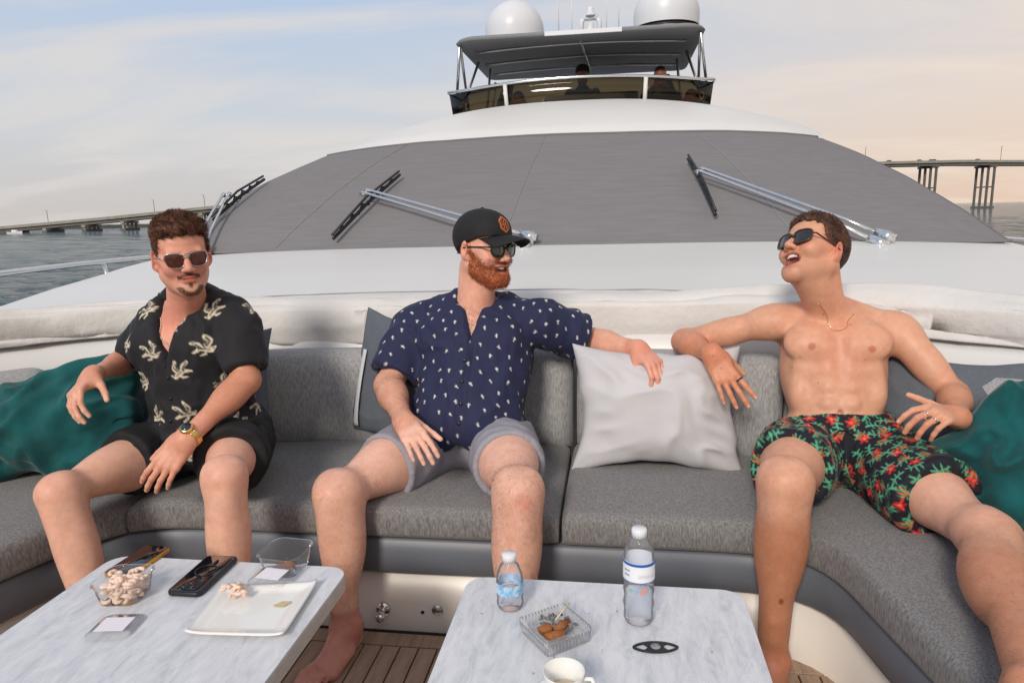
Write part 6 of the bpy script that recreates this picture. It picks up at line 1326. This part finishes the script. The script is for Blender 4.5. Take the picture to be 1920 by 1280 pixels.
    o = link('ash', join_me(fl), 'ash', t, False); o['kind'] = 'stuff'; link('match_stick', tube([(.012, .020, .022), (.058, .036, .037)], .0016, 6), 'match', t)
    # cigar cutter
    c = onT(1229, 1215); t = thing('cigar_cutter', 'flat black cigar cutter with two finger holes on the right table', 'cigar cutter', (c[0], c[1], TZ+.0008)); t.rotation_euler = (0, 0, R(6))
    bm = bmesh.new(); n = 48; L_ = .043
    def outline(x): return .0165*(1-(x/L_)**2)**.7
    V = []; F = []; xs = np.linspace(-L_, L_, 61)
    def holes(x):  # half-height of opening
        a = abs(x)
        if .0145 < a < .037: return max(0, outline(a)-.0030)*min(1, (a-.0145)/.008)**.6
        return 0
    for z in (0, .004):
        for x in xs: o_, h_ = max(outline(x), .0006), holes(x); V += [(x, -o_, z), (x, -h_, z), (x, h_, z), (x, o_, z)]
    m = len(xs)
    for i in range(m-1):
        for a, b in ((0, 1), (2, 3)):
            p = i*4; q = (i+1)*4; F.append((p+a+4*m, q+a+4*m, q+b+4*m, p+b+4*m)); F.append((p+a, p+b, q+b, q+a))
        for a in range(4): p = i*4+a; q = (i+1)*4+a; F.append((p, q, q+4*m, p+4*m) if a in (0, 2) else (p, p+4*m, q+4*m, q))
        if holes(xs[i]) == 0 and holes(xs[i+1]) == 0: p = i*4; q = (i+1)*4; F.append((p+1+4*m, q+1+4*m, q+2+4*m, p+2+4*m)); F.append((p+1, p+2, q+2, q+1))
    link('cutter_body', pym('c', V, F), 'black_plastic', t, False); link('blade', lathe([(0, .0046), (.0092, .0046), (.0095, .0042)], 28), 'steel', t)
    # coffee cup on saucer
    c = onT(1058, 1322); t = thing('saucer', 'white saucer under the coffee cup at the near edge of the right table', 'saucer', (c[0], c[1], TZ+.0008)); link('dish', lathe([(0, .003), (.028, .002), (.032, .004), (.058, .011), (.060, .012), (.057, .013), (.030, .007), (0, .006)], 48), 'porcelain', t)
    t = thing('coffee_cup', 'white cup with coffee foam left inside on its saucer', 'cup', (c[0]+.0, c[1], TZ+.0078)); link('cup_wall', lathe([(0, .002), (.019, .0), (.022, .004), (.031, .030), (.0345, .056), (.0350, .058), (.0335, .058), (.030, .030), (.020, .007), (0, .006)], 48), 'porcelain', t); link('coffee_foam', lathe([(0, .022), (.018, .0225), (.0262, .023)], 32), 'coffee', t); link('handle', tube([(.033, 0, .045), (.046, -.002, .047), (.052, -.003, .036), (.047, -.002, .022), (.029, 0, .018)], .0038, 8), 'porcelain', t)
    g = np.random.default_rng(12); fl = []
    for px, py in [(1105, 1150), (1157, 1146), (1140, 1206), (903, 1150), (1335, 1222), (1000, 1262)]+[(1040+g.normal()*120, 1190+g.normal()*40) for _ in range(7)]:
        c = onT(px, max(py, 1095)); b = box((-.0016, -.0009, 0), (.0016, .0009, .0012)); b.transform(Matrix.Translation((c[0], c[1], TZ+.0006))@Matrix.Rotation(g.random()*6, 4, 'Z')@Matrix.Scale(.4+.5*g.random(), 4)); fl.append(b)
    o = link('ash_crumbs', join_me(fl), 'ash', None, False); o['kind'] = 'stuff'; tag(o, 'scattered dark ash crumbs on the right table around the ashtray', 'crumbs')
items_right()
